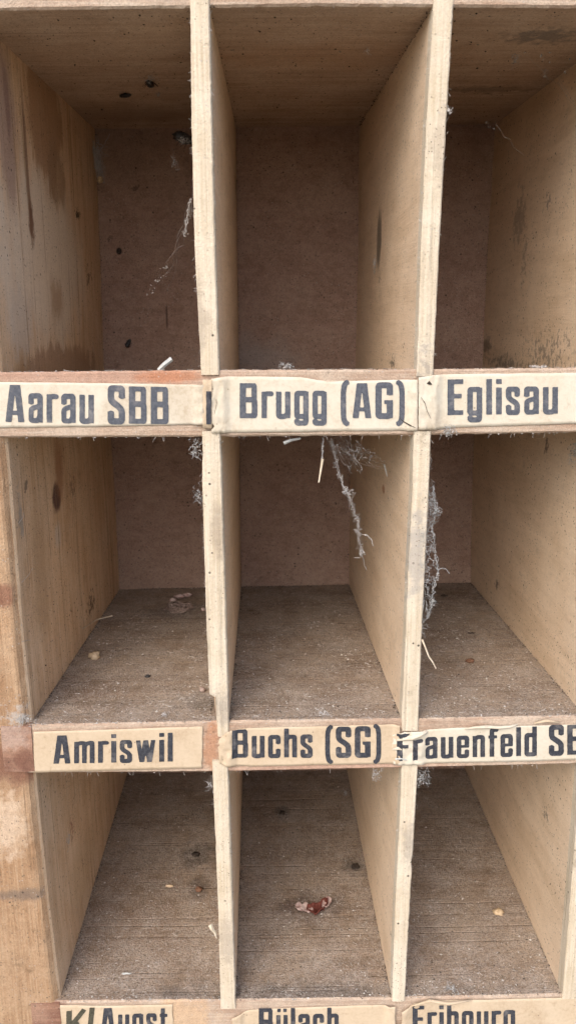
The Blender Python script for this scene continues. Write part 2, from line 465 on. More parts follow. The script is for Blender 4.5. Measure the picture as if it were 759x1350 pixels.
M['side_front'] = wood("side_panel_front_wood", (.27, .155, .08), (.38, .235, .13), (.46, .325, .205), 2, cross=220, along=7, fine=1200,
                       grain=.6, blotch=.7, speck=.8, bump=.8, grit=.12, dots=.6, lines=.4,
                       spots=[(F(25, 1005), (.013, .02, .011), (.17, .075, .05), .8, .4, .5, 150),
                              (F(32, 1180), (.012, .02, .003), (.14, .11, .09), .65, .5, .9, 200),
                              (F(4, 785), (.004, .02, .005), (.18, .07, .045), .7, .4, .5, 200),
                              (F(25, 945), (.008, .02, .006), (.42, .40, .37), .6, .5, 1.2, 300),
                              (F(10, 1090), (.008, .02, .014), (.62, .49, .36), .6, .5, 1.2, 200)])
M['back'] = wood("back_hardboard", (.25, .155, .112), (.335, .22, .165), (.40, .285, .215), 0, cross=200, along=120, fine=1100,
                 grain=.15, blotch=.6, speck=.9, fibre=.35, bump=.5, dots=.9, grit=.14,
                 spots=[(aty(157, 331, D), (.0016, .01, .0019), (.012, .010, .009), .95, .3, .1),
                        (aty(335, 470, D), (.022, .01, .010), (.34, .31, .28), .5, .7, .9, 60),
                        (aty(220, 418, D), (.0006, .01, .007), (.08, .05, .04), .8, .3, .3),
                        (aty(180, 248, D), (.003, .01, .002), (.07, .05, .04), .7, .3, 1.2, 400),
                        (aty(144, 318, D), (.003, .01, .002), (.09, .06, .05), .6, .3, 1.2, 300),
                        (aty(150, 190, D), (.03, .02, .02), (.20, .14, .11), .4, .7, .9, 60)])
M['paper'] = None
def paper(name, base, aged, edge):
    q = NT(name); co = q.coord()
    n1 = q.noise(co, 60, 5, .65); n2 = q.noise(co, 700, 4, .7); n3 = q.noise(co, 230, 5, .75, .5)
    col = q.mix(q.rng(n1, .3, .75), base, aged)
    col = q.mix(q.math('MULTIPLY', q.rng(n3, .52, .74), .6), col, edge)
    n4 = q.noise(co, 28, 4, .6)
    col = q.mix(q.math('MULTIPLY', q.rng(n4, .5, .68), .45), col, edge)
    col = q.mix(q.math('MULTIPLY', q.rng(n2, .35, .6), .35), col, tuple(min(.9, c * 1.12) for c in base))
    vd = q.voro(co, 300)
    col = q.mix(q.math('MULTIPLY', q.math('MULTIPLY', q.rng(vd, .14, .06), q.rng(n1, .5, .6)), .6), col, (.12, .09, .06))
    return q.finish(col, .8, q.math('ADD', n2, q.math('MULTIPLY', n3, 1.5)), .35, .0003)
M['paper_white'] = paper("label_paper_white", (.575, .53, .43), (.515, .445, .33), (.37, .285, .19))
M['paper_cream'] = paper("label_paper_cream", (.53, .43, .305), (.465, .36, .24), (.33, .235, .145))
def ink(name, c1, c2, wear):
    q = NT(name); co = q.coord()
    n1 = q.noise(co, 900, 4, .7); n2 = q.noise(co, 160, 4, .65)
    col = q.mix(q.rng(n1, .3, .75), c1, c2)
    col = q.mix(q.math('MULTIPLY', q.rng(n2, .52, .8), wear), col, (.30, .28, .26))
    return q.finish(col, .65, n1, .2, .0002)
M['ink_faded'] = ink("printed_ink_faded", (.058, .066, .082), (.115, .122, .138), .55)
M['ink_dark'] = ink("printed_ink_dark", (.024, .026, .034), (.060, .063, .073), .55)
M['ink_olive'] = ink("brushed_ink_olive", (.045, .042, .028), (.10, .092, .065), .3)
M['dust_light'] = plain("dust_pale", (.34, .315, .285), (.52, .49, .45))
M['dust_mid'] = plain("dust_brown", (.20, .165, .13), (.34, .29, .235))
M['dust_flake'] = plain('dust_flakes_white', (.40, .37, .325), (.58, .55, .50))
M['dust_dark'] = plain("dirt_dark", (.03, .024, .02), (.08, .06, .045))
M['web'] = plain("cobweb_silk", (.46, .455, .445), (.66, .65, .635), trans=.4)
M['web_dust'] = plain('cobweb_dust', (.34, .32, .295), (.52, .50, .47), trans=.3)
M['lint'] = plain("grey_lint", (.26, .27, .265), (.44, .45, .44))
M['splinter'] = plain("splinter_wood", (.50, .42, .30), (.66, .58, .45))
M['chip_grey'] = plain("weathered_chip", (.38, .39, .37), (.55, .55, .51))
M['insect'] = plain("insect_black", (.010, .009, .009), (.03, .026, .024), rough=.45, spec=.5)
M['husk'] = plain("husk_tan", (.42, .30, .17), (.58, .45, .30), rough=.6)
M['leaf_red'] = plain("leaf_dark_red", (.08, .024, .018), (.17, .06, .045), rough=.95, spec=.05)
M['leaf_pale'] = plain("leaf_pale_pink", (.36, .22, .19), (.56, .45, .40), rough=.7)
M['seed_orange'] = plain("seed_orange_brown", (.12, .06, .034), (.19, .10, .06), rough=.6)
M['twine'] = plain("shred_brown", (.20, .14, .11), (.42, .33, .28))

# ------------------------------------------------------------------ the cabinet
cab = bpy.data.objects.new("pigeonhole_cabinet", None)
COL.objects.link(cab)
cab.location = (0, 0, 0)
tag(cab, "old wooden pigeonhole sorting cabinet with open cells and printed paper place-name labels", "cabinet")

XR = 0.205
SHL = {'top': -.105, 'first': -.104, 'second': F(5, 985).x, 'third': F(41, 1340).x}

def shelf(k, x0, x1, mat=None):
    s = SH[k]; mb = MB(); nx = 240; c = .0007
    P = []
    for i in range(nx + 1):
        x = x0 + (x1 - x0) * i / nx
        j = lambda sd, fr=260, a=.00022: a * (nz(x, sd, 0, fr) + .6 * nz(x, sd + 5, 0, fr * 3.3))
        ft, fb, bt, bb = s['ft'](x), s['fb'](x), s['bt'](x), s['bb'](x)
        row = [(x, .0009 + j(1), fb + j(2)), (x, .0001, fb + c + j(3)), (x, .0, (ft + fb) / 2), (x, .0001, ft - c + j(4)), (x, .0009 + j(5), ft + j(6))]
        for q in range(1, 13):
            t = q / 12; yy = .0009 + t * (D + .002 - .0009)
            row.append((x, yy, ft * (1 - t) + bt * t + .00015 * nz(x, yy, 3, 60)))
        for q in range(12, 0, -1):
            t = q / 12; yy = .0009 + t * (D + .002 - .0009)
            row.append((x, yy, fb * (1 - t) + bb * t))
        row.append(row[0]); P.append(row)
    n0 = len(mb.f); mb.grid(P)
    nv = len(P[0]) - 1
    for fi in range(len(mb.f)):
        jj = fi % nv
        mb.mi[fi] = 1 if jj in (0, 1, 2, 3) else 0
    L = len(P[0]) - 1
    mb.add(P[0][:L], [tuple(range(L))[::-1]], 1); mb.add(P[-1][:L], [tuple(range(L))], 1)
    return mb.build('shelf', [mat or M['shelf'], M['shelf_edge']], cab)
shelf('top', SHL['top'], XR, M['top_shelf']); shelf('first', SHL['first'], XR); shelf('second', SHL['second'], XR); shelf('third', SHL['third'], XR)

def divider(i, z0, z1, ragged_bottom=0.0, drop=0.0):
    dv = DV[i]; mb = MB(); nzn = max(30, int((z1 - z0) / .0011)); ny = 16; P = []
    for k in range(nzn + 1):
        z = z0 + (z1 - z0) * k / nzn
        a, b, c, d = dsec(dv, z)
        y0 = -.0010
        ja = .00016 * (nz(z, i, 1, 160) + .5 * nz(z, i, 2, 900)) + .0009 * max(0, nz(z, i, 3, 90) - .35); jb = .00016 * (nz(z, i, 5, 160) + .6 * nz(z, i, 6, 900)) - .0009 * max(0, nz(z, i, 4, 90) - .35)
        jy = .00012 * nz(z, i, 9, 500)
        h = .00065
        if ragged_bottom:                                     # the torn lower left corner
            e = max(0, 1 - (z - z0) / ragged_bottom)
            if e > 0: ja += .0026 * min(1, e * 22) + .0004 * nz(z, 0, 0, 1500)
        row = []
        def face(u0, u1, yv):                                 # x on left/right face at depth y
            t = max(0, yv) / D
            return u0 * (1 - t) + u1 * t
        for q in range(ny, 0, -1):
            yv = h + (D + .002 - h) * (q / ny) ** 1.3
            row.append((face(a, c, yv) + ja * max(0, 1 - yv / .02), yv, z))
        row.append((a + ja, y0 + h * .9, z)); row.append((a + ja + h * .55, y0 + h * .25 + jy, z))
        row.append(((a + b) / 2 + jb * .3, y0 + jy * .6, z))
        row.append((b + jb - h * .7, y0 + h * .25 + jy, z)); row.append((b + jb, y0 + h * 1.1, z))
        for q in range(1, ny + 1):
            yv = h + (D + .002 - h) * (q / ny) ** 1.3
            row.append((face(b, d, yv) + jb * max(0, 1 - yv / .02), yv, z))
        if drop:                                              # foot follows the shelf that slopes down to the back
            e = max(0, 1 - (z - z0) / .04)
            row = [(q[0], q[1], q[2] - drop * e * max(0, q[1]) / D) for q in row]
        row.append(row[0]); P.append(row)
    mb.grid(P); nv = len(P[0]) - 1
    for fi in range(len(mb.f)):
        mb.mi[fi] = 1 if ny - 1 <= fi % nv <= ny + 4 else 0
    L = len(P[0]) - 1
    mb.add(P[0][:L], [tuple(range(L))], 1); mb.add(P[-1][:L], [tuple(range(L))[::-1]], 1)
    o = mb.build('divider', [M['divider'], M['divider_edge']], cab)
    me = o.data
    me.polygons.foreach_set('use_smooth', [q == 0 for q in mb.mi])            # the sawn front edge stays crisp
    return o
zpx = lambda px, py: F(px, py).z
for i, px in ((0, 280), (1, 550), (2, 800)):
    divider(i, zpx(px, 494 if i != 1 else 496), .128 if i < 2 else .115, drop=.0185)
for i, (px, yt, yb) in enumerate(((280, 568, 970), (550, 568, 962), (800, 575, 958))):
    divider(i, zpx(px, yb), zpx(px, yt), .0185 if i == 0 else 0)
for i, (px, yt, yb) in enumerate(((290, 1001, 1328), (535, 1006, 1318), (748, 1006, 1315))):
    divider(i, zpx(px, yb), zpx(px, yt))

# side panel at the left: inner face follows the measured edge
def side_panel():
    mb = MB(); nzn = 160; P = []; ny = 14; z0, z1 = -.345, .128; ch = .0030
    for k in range(nzn + 1):
        z = z0 + (z1 - z0) * k / nzn
        a = lin(Lf, z) if z < .05 else lin(Lf, .05) + (z - .05) * -.005
        c = lin(Lb, z)
        j = .0003 * (nz(z, 3, 1, 160) + .6 * nz(z, 3, 2, 600))
        row = [(-.155, D + .002, z), (-.155, .0, z)]
        for q in range(1, 7): row.append((-.155 + (a - ch - .0005 + .155) * q / 6, .00025 * nz(z, q, 7, 60), z))
        row.append((a - ch + j + .0006, .0004, z)); row.append((a - .0007 + j, .0022, z)); row.append((a + j * .5, .0036, z))
        for q in range(1, ny + 1):
            t = q / ny; yv = .0036 + (D + .002 - .0036) * t
            row.append((a * (1 - t) + c * t + .0002 * nz(yv, z, 4, 50), yv, z))
        row.append(row[0]); P.append(row)
    mb.grid(P); nv = len(P[0]) - 1
    for fi in range(len(mb.f)): mb.mi[fi] = 1 if fi % nv <= 8 else 0
    L = len(P[0]) - 1
    mb.add(P[0][:L], [tuple(range(L))], 1); mb.add(P[-1][:L], [tuple(range(L))[::-1]], 1)
    o = mb.build('side_panel', [M['side'], M['side_front']], cab)
    return o
side_panel()

# the lapped shelf ends let into the front of the side panel
def lap(px0, px1, k, name='shelf_end'):
    x0, x1 = F(px0, 985).x, F(px1, 985).x
    mb = MB(); P = []
    for i in range(41):
        x = x0 + (x1 - x0) * i / 40; s = SH[k]
        j = lambda sd: .0004 * nz(x, sd, 2, 300)
        t, b = s['ft'](x) + j(1) + .0003, s['fb'](x) + j(2) + .0006
        P.append([(x, .002, b), (x, -.0004, b + .0006), (x, -.0007 + j(4), (t + b) / 2), (x, -.0004, t - .0006), (x, .002, t)])
    mb.grid(P)
    mb.add(P[0], [(0, 1, 2, 3, 4)]); mb.add(P[-1], [(4, 3, 2, 1, 0)])
    o = mb.build(name, M['lap'], cab); o['label'] = "stained dark shelf end let into the side panel"
M['lap'] = wood("stained_shelf_end_wood", (.16, .075, .05), (.31, .17, .11), (.40, .26, .18), 0, cross=220, along=14, fine=1200,
                grain=.3, blotch=.7, speck=.8, bump=.6, grit=.15, spots=[(F(14, 970), (.010, .02, .006), (.40, .30, .24), .6, .5, 1.2, 250), (F(36, 1000), (.006, .02, .006), (.14, .06, .04), .6)])
lap(4, 44, 'second')
def lap3():
    x0, x1 = F(42, 1330).x, F(80, 1330).x
    mb = MB(); P = []
    for i in range(31):
        x = x0 + (x1 - x0) * i / 30; s = SH['third']
        j = lambda sd: .0003 * nz(x, sd, 2, 300)
        t, b = s['ft'](x) + j(1), s['fb'](x)
        P.append([(x, .002, b), (x, -.0004, b + .0006), (x, -.0007, (t + b) / 2), (x, -.0004, t - .0006), (x, .002, t)])
    mb.grid(P); mb.add(P[0], [(0, 1, 2, 3, 4)]); mb.add(P[-1], [(4, 3, 2, 1, 0)])
    o = mb.build('shelf_end', M['lap'], cab); o['label'] = "stained dark shelf end let into the side panel"
lap3()

# back panel
mb = MB(); P = []
for i in range(61):
    x = -.15 + (XR + .15) * i / 60
    P.append([(x, D + .0006 * nz(x, z / 100, 1, 22), -.345 + .473 * z / 60) for z in range(61)])
mb.grid(P[::-1])
P2 = [[(a, D + .004, c) for a, b, c in r] for r in P]; mb.grid(P2)
mb.build('back_panel', M['back'], cab, smooth=True)

# ------------------------------------------------------------------ labels and lettering
def chaikin(p, it=3, closed=False):
    p = [np.array(q, float) for q in p]
    for _ in range(it):
        o = []
        n = len(p)
        if not closed: o.append(p[0])
        for i in range(n if closed else n - 1):
            a, b = p[i], p[(i + 1) % n]
            if closed or i > 0: o.append(.75 * a + .25 * b)
            if closed or i < n - 2: o.append(.25 * a + .75 * b)
        if not closed: o.append(p[-1])
        p = o
    if closed: p.append(p[0])
    return p
X = .76
def glyph(ch):
    """strokes of a bold condensed grotesque: (points, half-width, round, closed); returns width, strokes, (ymin, ymax)"""
    h = .073; H = .086; C = 1.0; w = .39
    ST = []
    def ln(a, b, hw): ST.append(([a, b], hw, False, False))
    def cv(p, hw, closed=False): ST.append((chaikin(p, 3, closed), hw, True, closed))
    rng_ = (-.3, 1.1); v = .058
    def ring(x0, x1, y0, y1, hw):
        e = (x1 - x0) * .30
        cv([(x0, y0 + e * 1.6), (x0, y1 - e * 1.6), (x0, y1), (x0 + e, y1), (x1 - e, y1), (x1, y1), (x1, y1 - e * 1.6), (x1, y0 + e * 1.6), (x1, y0), (x1 - e, y0), (x0 + e, y0), (x0, y0)], hw, True)
    if ch == 'A':
        w = .52; ln((.075, -.1), (w / 2 - .045, 1.1), H * .95); ln((w - .075, -.1), (w / 2 + .045, 1.1), H * .95); ln((.12, .25), (w - .12, .25), v); rng_ = (0, 1)
    elif ch == 'B':
        w = .49; ln((H, 0), (H, C), H)
        cv([(H, C - v), (w * .6, C - v), (w - H - .01, C - v), (w - H - .01, .86), (w - H - .01, .64), (w - H - .01, .54), (w * .6, .53), (H, .53)], H * .85)
        cv([(H, .53), (w * .6, .53), (w - H, .52), (w - H, .40), (w - H, .16), (w - H, v), (w * .6, v), (H, v)], H * .9); rng_ = (0, 1)
    elif ch == 'S' or ch == 's':
        T = 1.0 if ch == 'S' else X; q = H if ch == 'S' else h; w = .47 if ch == 'S' else .37
        cv([(w - q, T * .68), (w - q, T * .83), (w - q, T + .01 - q * .8), (w * .62, T + .01 - q * .8), (w * .38, T + .01 - q * .8), (q, T + .01 - q * .8), (q, T * .83), (q, T * .62), (w * .4, T * .53), (w * .62, T * .46), (w - q, T * .36), (w - q, T * .2), (w - q, q * .8 - .01), (w * .62, q * .8 - .01), (w * .38, q * .8 - .01), (q, q * .8 - .01), (q, T * .18), (q, T * .32)], q)
    elif ch == 'G':
        w = .48
        cv([(w - H, .66), (w - H, .84), (w - H, 1.01 - H * .8), (w * .6, 1.01 - H * .8), (w * .4, 1.01 - H * .8), (H, 1.01 - H * .8), (H, .8), (H, .2), (H, H * .8 - .01), (w * .4, H * .8 - .01), (w * .6, H * .8 - .01), (w - H, H * .8 - .01), (w - H, .2), (w - H, .42)], H)
        ln((w - H, 0), (w - H, .5), H); ln((w * .5, .46), (w, .46), .055)
    elif ch in '()':
        w = .22; p = [(w - .01, 1.04), (w * .52, .98), (H * .9, .80), (H * .9, .45), (H * .9, .06), (w * .52, -.12), (w - .01, -.18)]
        if ch == ')': p = [(w - a, b) for a, b in p]
        cv(p, H * .85)
    elif ch in 'EF':
        w = .41 if ch == 'E' else .39; ln((H, 0), (H, 1), H); ln((H, 1 - .066), (w, 1 - .066), .066); ln((H, .53), (w - .04, .53), .063)
        if ch == 'E': ln((H, .066), (w, .066), .066)
    elif ch == 'a':
        cv([(h, .50), (h, .62), (h, X + .01 - h * .8), (w * .4, X + .01 - h * .8), (w * .6, X + .01 - h * .8), (w - h, X + .01 - h * .8), (w - h, .6), (w - h, .3)], h)
        ln((w - h, 0), (w - h, .45), h)
        cv([(w - h, .44), (w * .5, .41), (h, .36), (h, .26), (h, .14), (h, h * .8 - .01), (w * .45, h * .8 - .01), (w * .7, h * .7), (w - h, .2)], h * .92)
    elif ch in 'uü':
        cv([(h, X), (h, .3), (h, .14), (h, h * .8 - .01), (w * .42, h * .8 - .01), (w * .62, h * .8 - .01), (w - h, .12), (w - h, .3)], h); ln((w - h, 0), (w - h, X), h)
        if ch == 'ü': ln((.035, .92), (.155, .92), .06); ln((w - .155, .92), (w - .035, .92), .06)
    elif ch == 'r':
        w = .29; ln((h, 0), (h, X), h); cv([(h, .4), (h, .6), (h + .02, X - .06), (w * .75, X - .06), (w, X - .06)], .068)
    elif ch == 'g':
        ring(h, w - h, h * .8 - .01, X + .01 - h * .8, h)
        ln((w - h, .0), (w - h, X), h); cv([(w - h, .3), (w - h, 0), (w - h, -.2 + h * .8), (w * .6, -.2 + h * .8), (w * .4, -.2 + h * .8), (h, -.2 + h * .8), (h, -.05)], h)
    elif ch == 'b': ln((h, 0), (h, 1), h); ring(h, w - h, h * .8 - .01, X + .01 - h * .8, h)
    elif ch == 'd': ln((w - h, 0), (w - h, 1), h); ring(h, w - h, h * .8 - .01, X + .01 - h * .8, h)
    elif ch == 'o': ring(h, w - h, h * .8 - .01, X + .01 - h * .8, h)
    elif ch in 'hn':
        ln((h, 0), (h, 1 if ch == 'h' else X), h)
        cv([(h, .45), (h, .64), (w * .38, X + .01 - h * .8), (w * .6, X + .01 - h * .8), (w - h, X + .01 - h * .8), (w - h, .6), (w - h, .4), (w - h, 0)], h)
    elif ch == 'm':
        w = .61; a = w / 2
        ln((h, 0), (h, X), h)
        cv([(h, .45), (h, .64), (a * .5, X + .01 - h * .8), (a * .75, X + .01 - h * .8), (a, X + .01 - h * .8), (a, .6), (a, .4), (a, 0)], h * .95)
        cv([(a, .45), (a, .64), (a * 1.45, X + .01 - h * .8), (a * 1.72, X + .01 - h * .8), (w - h, X + .01 - h * .8), (w - h, .6), (w - h, .4), (w - h, 0)], h)
    elif ch == 'l': w = .15; ln((.075, 0), (.075, 1), .075)
    elif ch == 'i': w = .15; ln((.075, 0), (.075, X), .075); ln((.075, .86), (.075, 1), .075)
    elif ch == 'c':
        w = .38; cv([(w - h, .48), (w - h, .6), (w - h, X + .01 - h * .8), (w * .6, X + .01 - h * .8), (w * .4, X + .01 - h * .8), (h, X + .01 - h * .8), (h, .6), (h, .17), (h, h * .8 - .01), (w * .4, h * .8 - .01), (w * .6, h * .8 - .01), (w - h, h * .8 - .01), (w - h, .17), (w - h, .28)], h)
    elif ch == 'e':
        cv([(w - h, .38), (w - h, .6), (w - h, X + .01 - h * .8), (w * .6, X + .01 - h * .8), (w * .4, X + .01 - h * .8), (h, X + .01 - h * .8), (h, .6), (h, .17), (h, h * .8 - .01), (w * .4, h * .8 - .01), (w * .6, h * .8 - .01), (w - h, h * .8 - .01), (w - h, .17), (w - h, .25)], h)
        ln((h, .40), (w - .01, .40), .05)
    elif ch == 'f':
        w = .27; cv([(.11, 0), (.11, .5), (.11, .8), (.11, 1.0 - .055), (.2, 1.0 - .055), (w + .01, 1.0 - .055)], h); ln((0, X - .06), (w, X - .06), .055)
    elif ch == 't':
        w = .27; cv([(.11, .95), (.11, .5), (.11, .2), (.11, .055), (.2, .055), (w + .01, .055)], h); ln((0, X - .06), (w, X - .06), .055)
    elif ch == 'w':
        w = .60; s_ = .066
        ln((.06, X + .1), (.185, -.05), s_); ln((.185, -.05), (w / 2, X + .05), s_); ln((w / 2, X + .05), (w - .185, -.05), s_); ln((w - .185, -.05), (w - .06, X + .1), s_); rng_ = (0, X)
    elif ch == 'K':                                            # a brushed, thin K
        w = .5; ln((.10, 0), (.10, .92), .075); ln((.52, .95), (.16, .38), .07); ln((.28, .5), (.52, .0), .07)
    elif ch == '/': w = .26; ln((.05, -.02), (.17, .95), .058)
    elif ch == '|': w = .17; ln((.05, 0), (.13, 1), .07)
    elif ch == ' ': w = .27
    return w, ST, rng_

def text_field(txt, gap=.105, cell=.021, wear=.0, seed=0, worn=()):
    """signed-distance field of a word on a grid -> marching squares polygons in text units"""
    x = 0; L = []
    for ch in txt:
        w_, st_, r_ = glyph(ch); L.append((x, st_, r_, w_)); x += w_ + (gap if ch != ' ' else 0)
    TW = x - gap
    xs = np.arange(-.06, TW + .06, cell); ys = np.arange(-.27, 1.1, cell)
    GX, GY = np.meshgrid(xs, ys, indexing='ij'); Dm = np.full(GX.shape, 9.0)
    for x0, st_, r_, w_ in L:
        i0 = max(0, int((x0 - .12 + .06) / cell)); i1 = min(len(xs), int((x0 + w_ + .12 + .06) / cell) + 1)
        gx, gy = GX[i0:i1] - x0, GY[i0:i1]; dg = np.full(gx.shape, 9.0)
        for pts, hw, rd, closed in st_:
            for a, b in zip(pts[:-1], pts[1:]):
                a = np.array(a, float); b = np.array(b, float); ab = b - a; l = math.hypot(*ab)
                if l < 1e-6: continue
                ux, uy = ab / l; t = (gx - a[0]) * ux + (gy - a[1]) * uy; pd = np.abs(-(gx - a[0]) * uy + (gy - a[1]) * ux)
                dg = np.minimum(dg, np.maximum(pd - hw, np.maximum(-t, t - l)))
            if rd:
                for a in (pts if closed else pts[1:-1]): dg = np.minimum(dg, np.hypot(gx - a[0], gy - a[1]) - hw)
        dg = np.maximum(dg, np.maximum(r_[0] - gy, gy - r_[1]))
        Dm[i0:i1] = np.minimum(Dm[i0:i1], dg)
    # uneven ink: wobble of the outline and worn-away patches
    r = np.random.default_rng(seed)
    def fld(k):
        nx_, ny_ = int(TW * k) + 3, int(1.5 * k) + 3; g = r.random((nx_, ny_))
        u = (GX + .06) / (TW + .2) * (nx_ - 1.01); v = (GY + .3) / 1.5 * (ny_ - 1.01)
        i, j = np.clip(u.astype(int), 0, nx_ - 2), np.clip(v.astype(int), 0, ny_ - 2); fu, fv = u - i, v - j
        return g[i, j] * (1 - fu) * (1 - fv) + g[i + 1, j] * fu * (1 - fv) + g[i, j + 1] * (1 - fu) * fv + g[i + 1, j + 1] * fu * fv
    n = fld(14) * .5 + fld(34) * .5
    Dm = Dm + (fld(26) - .5) * .009
    if wear: Dm = np.maximum(Dm, (n - (1 - wear)) * .6)
    for (cx, cy_, rx, ry) in worn:
        dd = np.hypot((GX - cx * TW) / rx, (GY - cy_) / ry) + (n - .5) * 1.8
        Dm = np.maximum(Dm, (1 - dd) * .05)
    vs = {}; V = []; Fc = []
    nyy = len(ys); ins = Dm < 0
    def gv(i, j):
        k = (i, j)
        if k not in vs: vs[k] = len(V); V.append((xs[i], ys[j]))
        return vs[k]
    def ev(i, j, i2, j2):
        k = (i, j, i2, j2) if (i, j) < (i2, j2) else (i2, j2, i, j)
        if k not in vs:
            a, b = Dm[k[0], k[1]], Dm[k[2], k[3]]; t = a / (a - b); t = min(.99, max(.01, t))
            vs[k] = len(V); V.append((xs[k[0]] + t * (xs[k[2]] - xs[k[0]]), ys[k[1]] + t * (ys[k[3]] - ys[k[1]])))
        return vs[k]
    cnt = ins[:-1, :-1].astype(int) + ins[1:, :-1] + ins[1:, 1:] + ins[:-1, 1:]
    for i, j in zip(*np.nonzero(cnt)):
        c = [(i, j), (i + 1, j), (i + 1, j + 1), (i, j + 1)]
        if cnt[i, j] == 4: Fc.append([gv(*q) for q in c]); continue
        poly = []
        for q in range(4):
            a, b = c[q], c[(q + 1) % 4]
            if ins[a]: poly.append(gv(*a))
            if ins[a] != ins[b]: poly.append(ev(*a, *b))
        if len(poly) > 2: Fc.append(poly)
    return TW, V, Fc

def bulge(x, z, seed):
    """how far the paper stands off the front plane: creased over the crossing dividers, gently cockled elsewhere"""
    o = -.00028 - .00010 * (1 + nz(x, seed, z, 90)) - .00003 * nz(x, seed, z, 500)
    for dv in DV[:2]:
        a, b, *_ = dsec(dv, z)
        c, hw = (a + b) / 2, (b - a) / 2 + .0006
        e = max(0, 1 - max(0, abs(x - c) - hw) / .0035); e = e * e * (3 - 2 * e)
        o -= e * (.0012 + .0006 * nz(x, z, seed, 350)) + (e ** .5) * .00035 * (1 - abs(nz(x * 1.6, z * .7, seed, 300)) * 2.2)
    return o

def paper_label(label, prof, mat, words, seed, jag=(0.0, 0.0)):
    """prof: (x, top, bottom) pixels along the strip; words: (text, x0, x1, cap, base at both ends, ink, wear)"""
    top = [(F(a, b).x, F(a, b).z) for a, b, c in prof]; bot = [(F(a, c).x, F(a, c).z) for a, b, c in prof]
    n, mrow = 150, 16
    mb = MB(); G = []
    for j in range(mrow + 1):
        v = j / mrow; row = []
        jl = jag[0] * (nz(v, seed, 1, 4) + .5 * nz(v, seed, 2, 11)); jr = jag[1] * (nz(v, seed, 3, 4) + .5 * nz(v, seed, 4, 11))
        xa = top[0][0] * (1 - v) + bot[0][0] * v + jl; xb = top[-1][0] * (1 - v) + bot[-1][0] * v + jr
        for i in range(n + 1):
            u = i / n; x = xa + (xb - xa) * u
            zt = lin(top, x) + .00012 * nz(x, seed, 7, 130) + .00005 * nz(x, seed, 7, 700); zb = lin(bot, x) + .00012 * nz(x, seed, 8, 130) + .00005 * nz(x, seed, 9, 700)
            z = zt + (zb - zt) * v
            y = bulge(x, z, seed)
            eg = min(v, 1 - v)                                   # paper edges lift a little
            y -= .00006 * max(0, 1 - eg / .12) * (.5 + nz(x, seed, v, 120))
            row.append((x, y, z))
        G.append(row)
    mb.grid(G)
    o = mb.build('paper_label', mat, cab, smooth=True)
    o['label'] = label
    sm = o.modifiers.new("thickness", 'SOLIDIFY'); sm.thickness = .00007; sm.offset = 1 if False else -1
    for (txt, x0, x1, c0, c1, b0, b1, inkm, wear, *ex) in words:
        TW, V, Fc = text_field(txt, wear=wear, seed=seed, worn=ex[0] if ex else ())
        out = []
        for (tx, ty) in V:
            u = tx / TW
            px = x0 + (x1 - x0) * u; cap = c0 + (c1 - c0) * u; base = b0 + (b1 - b0) * u
            p = F(px, base + (cap - base) * ty)
            out.append((p.x, bulge(p.x, p.z, seed) - .00017, p.z))
        lb = MB(); lb.add(out, Fc)
        t = lb.build('lettering', M[inkm], o); t['label'] = 'printed word ' + txt.replace('|', '').replace('K/', '').strip()
    return o

paper_label("white label printed Aarau SBB", [(-40, 503, 564), (130, 505, 562), (269, 507, 559)], M['paper_white'],
            [("Aarau SBB", 8, 223, 507, 510, 556, 559, 'ink_faded', .03)], 1, (.0, .0012))
paper_label("torn-edged white label printed Brugg (AG)", [(279, 499, 570), (300, 496, 570), (395, 497, 569), (432, 503, 568), (549, 500, 567)], M['paper_white'],
            [("Brugg (AG)", 316, 533, 505, 505, 551, 551, 'ink_faded', .03)], 2, (.0022, .0))
paper_label("white label printed Eglisau creased over the divider", [(550, 497, 566), (572, 494, 566), (600, 493, 563), (700, 492, 560), (790, 491, 557)], M['paper_white'],
            [("Eglisau", 589, 734, 500, 499, 547, 545, 'ink_faded', .03)], 3)
paper_label("yellowed label printed Amriswil", [(45, 964, 1018), (150, 961, 1015), (267, 957, 1012)], M['paper_cream'],
            [("Amriswil", 71, 228, 969, 965, 1006, 1003, 'ink_dark', .04)], 4, (.0006, .0004))
paper_label("cream label printed Buchs (SG)", [(289, 972, 1003), (300, 962, 1008), (330, 959, 1010), (420, 957, 1008), (526, 954, 1006)], M['paper_cream'],
            [("Buchs (SG)", 306, 502, 961, 957, 998, 997, 'ink_dark', .06)], 5, (.0012, .0004))
paper_label("white label printed Frauenfeld SBB with torn start", [(517, 968, 1007), (530, 963, 1006), (600, 959, 1005), (700, 956, 1003), (830, 952, 998)], M['paper_white'],
            [("Frauenfeld SBB", 522, 792, 965, 953, 1000, 993, 'ink_dark', .04)], 6, (.0008, .0))
paper_label("cream label printed Augst with brushed letters", [(80, 1324, 1385), (150, 1325, 1385), (228, 1323, 1384)], M['paper_cream'],
            [("K|", 87, 124, 1329, 1327, 1364, 1364, 'ink_olive', .12), ("Augst", 133, 221, 1328, 1326, 1365, 1363, 'ink_dark', .05)], 7, (.0006, .0006))
paper_label("cream label printed Bülach with lifted top edge", [(306, 1338, 1385), (330, 1330, 1385), (400, 1327, 1384), (520, 1323, 1382)], M['paper_cream'],
            [("Bülach", 341, 446, 1328, 1327, 1366, 1364, 'ink_dark', .05)], 8, (.001, .0))
paper_label("cream label printed Fribourg with curled top edge", [(528, 1330, 1384), (545, 1322, 1384), (575, 1318, 1383), (640, 1317, 1382), (790, 1313, 1378)], M['paper_cream'],
            [("Fribourg", 543, 678, 1325, 1322, 1362, 1360, 'ink_dark', .05, [(.05, .95, .10, .05)])], 9, (.001, .0))

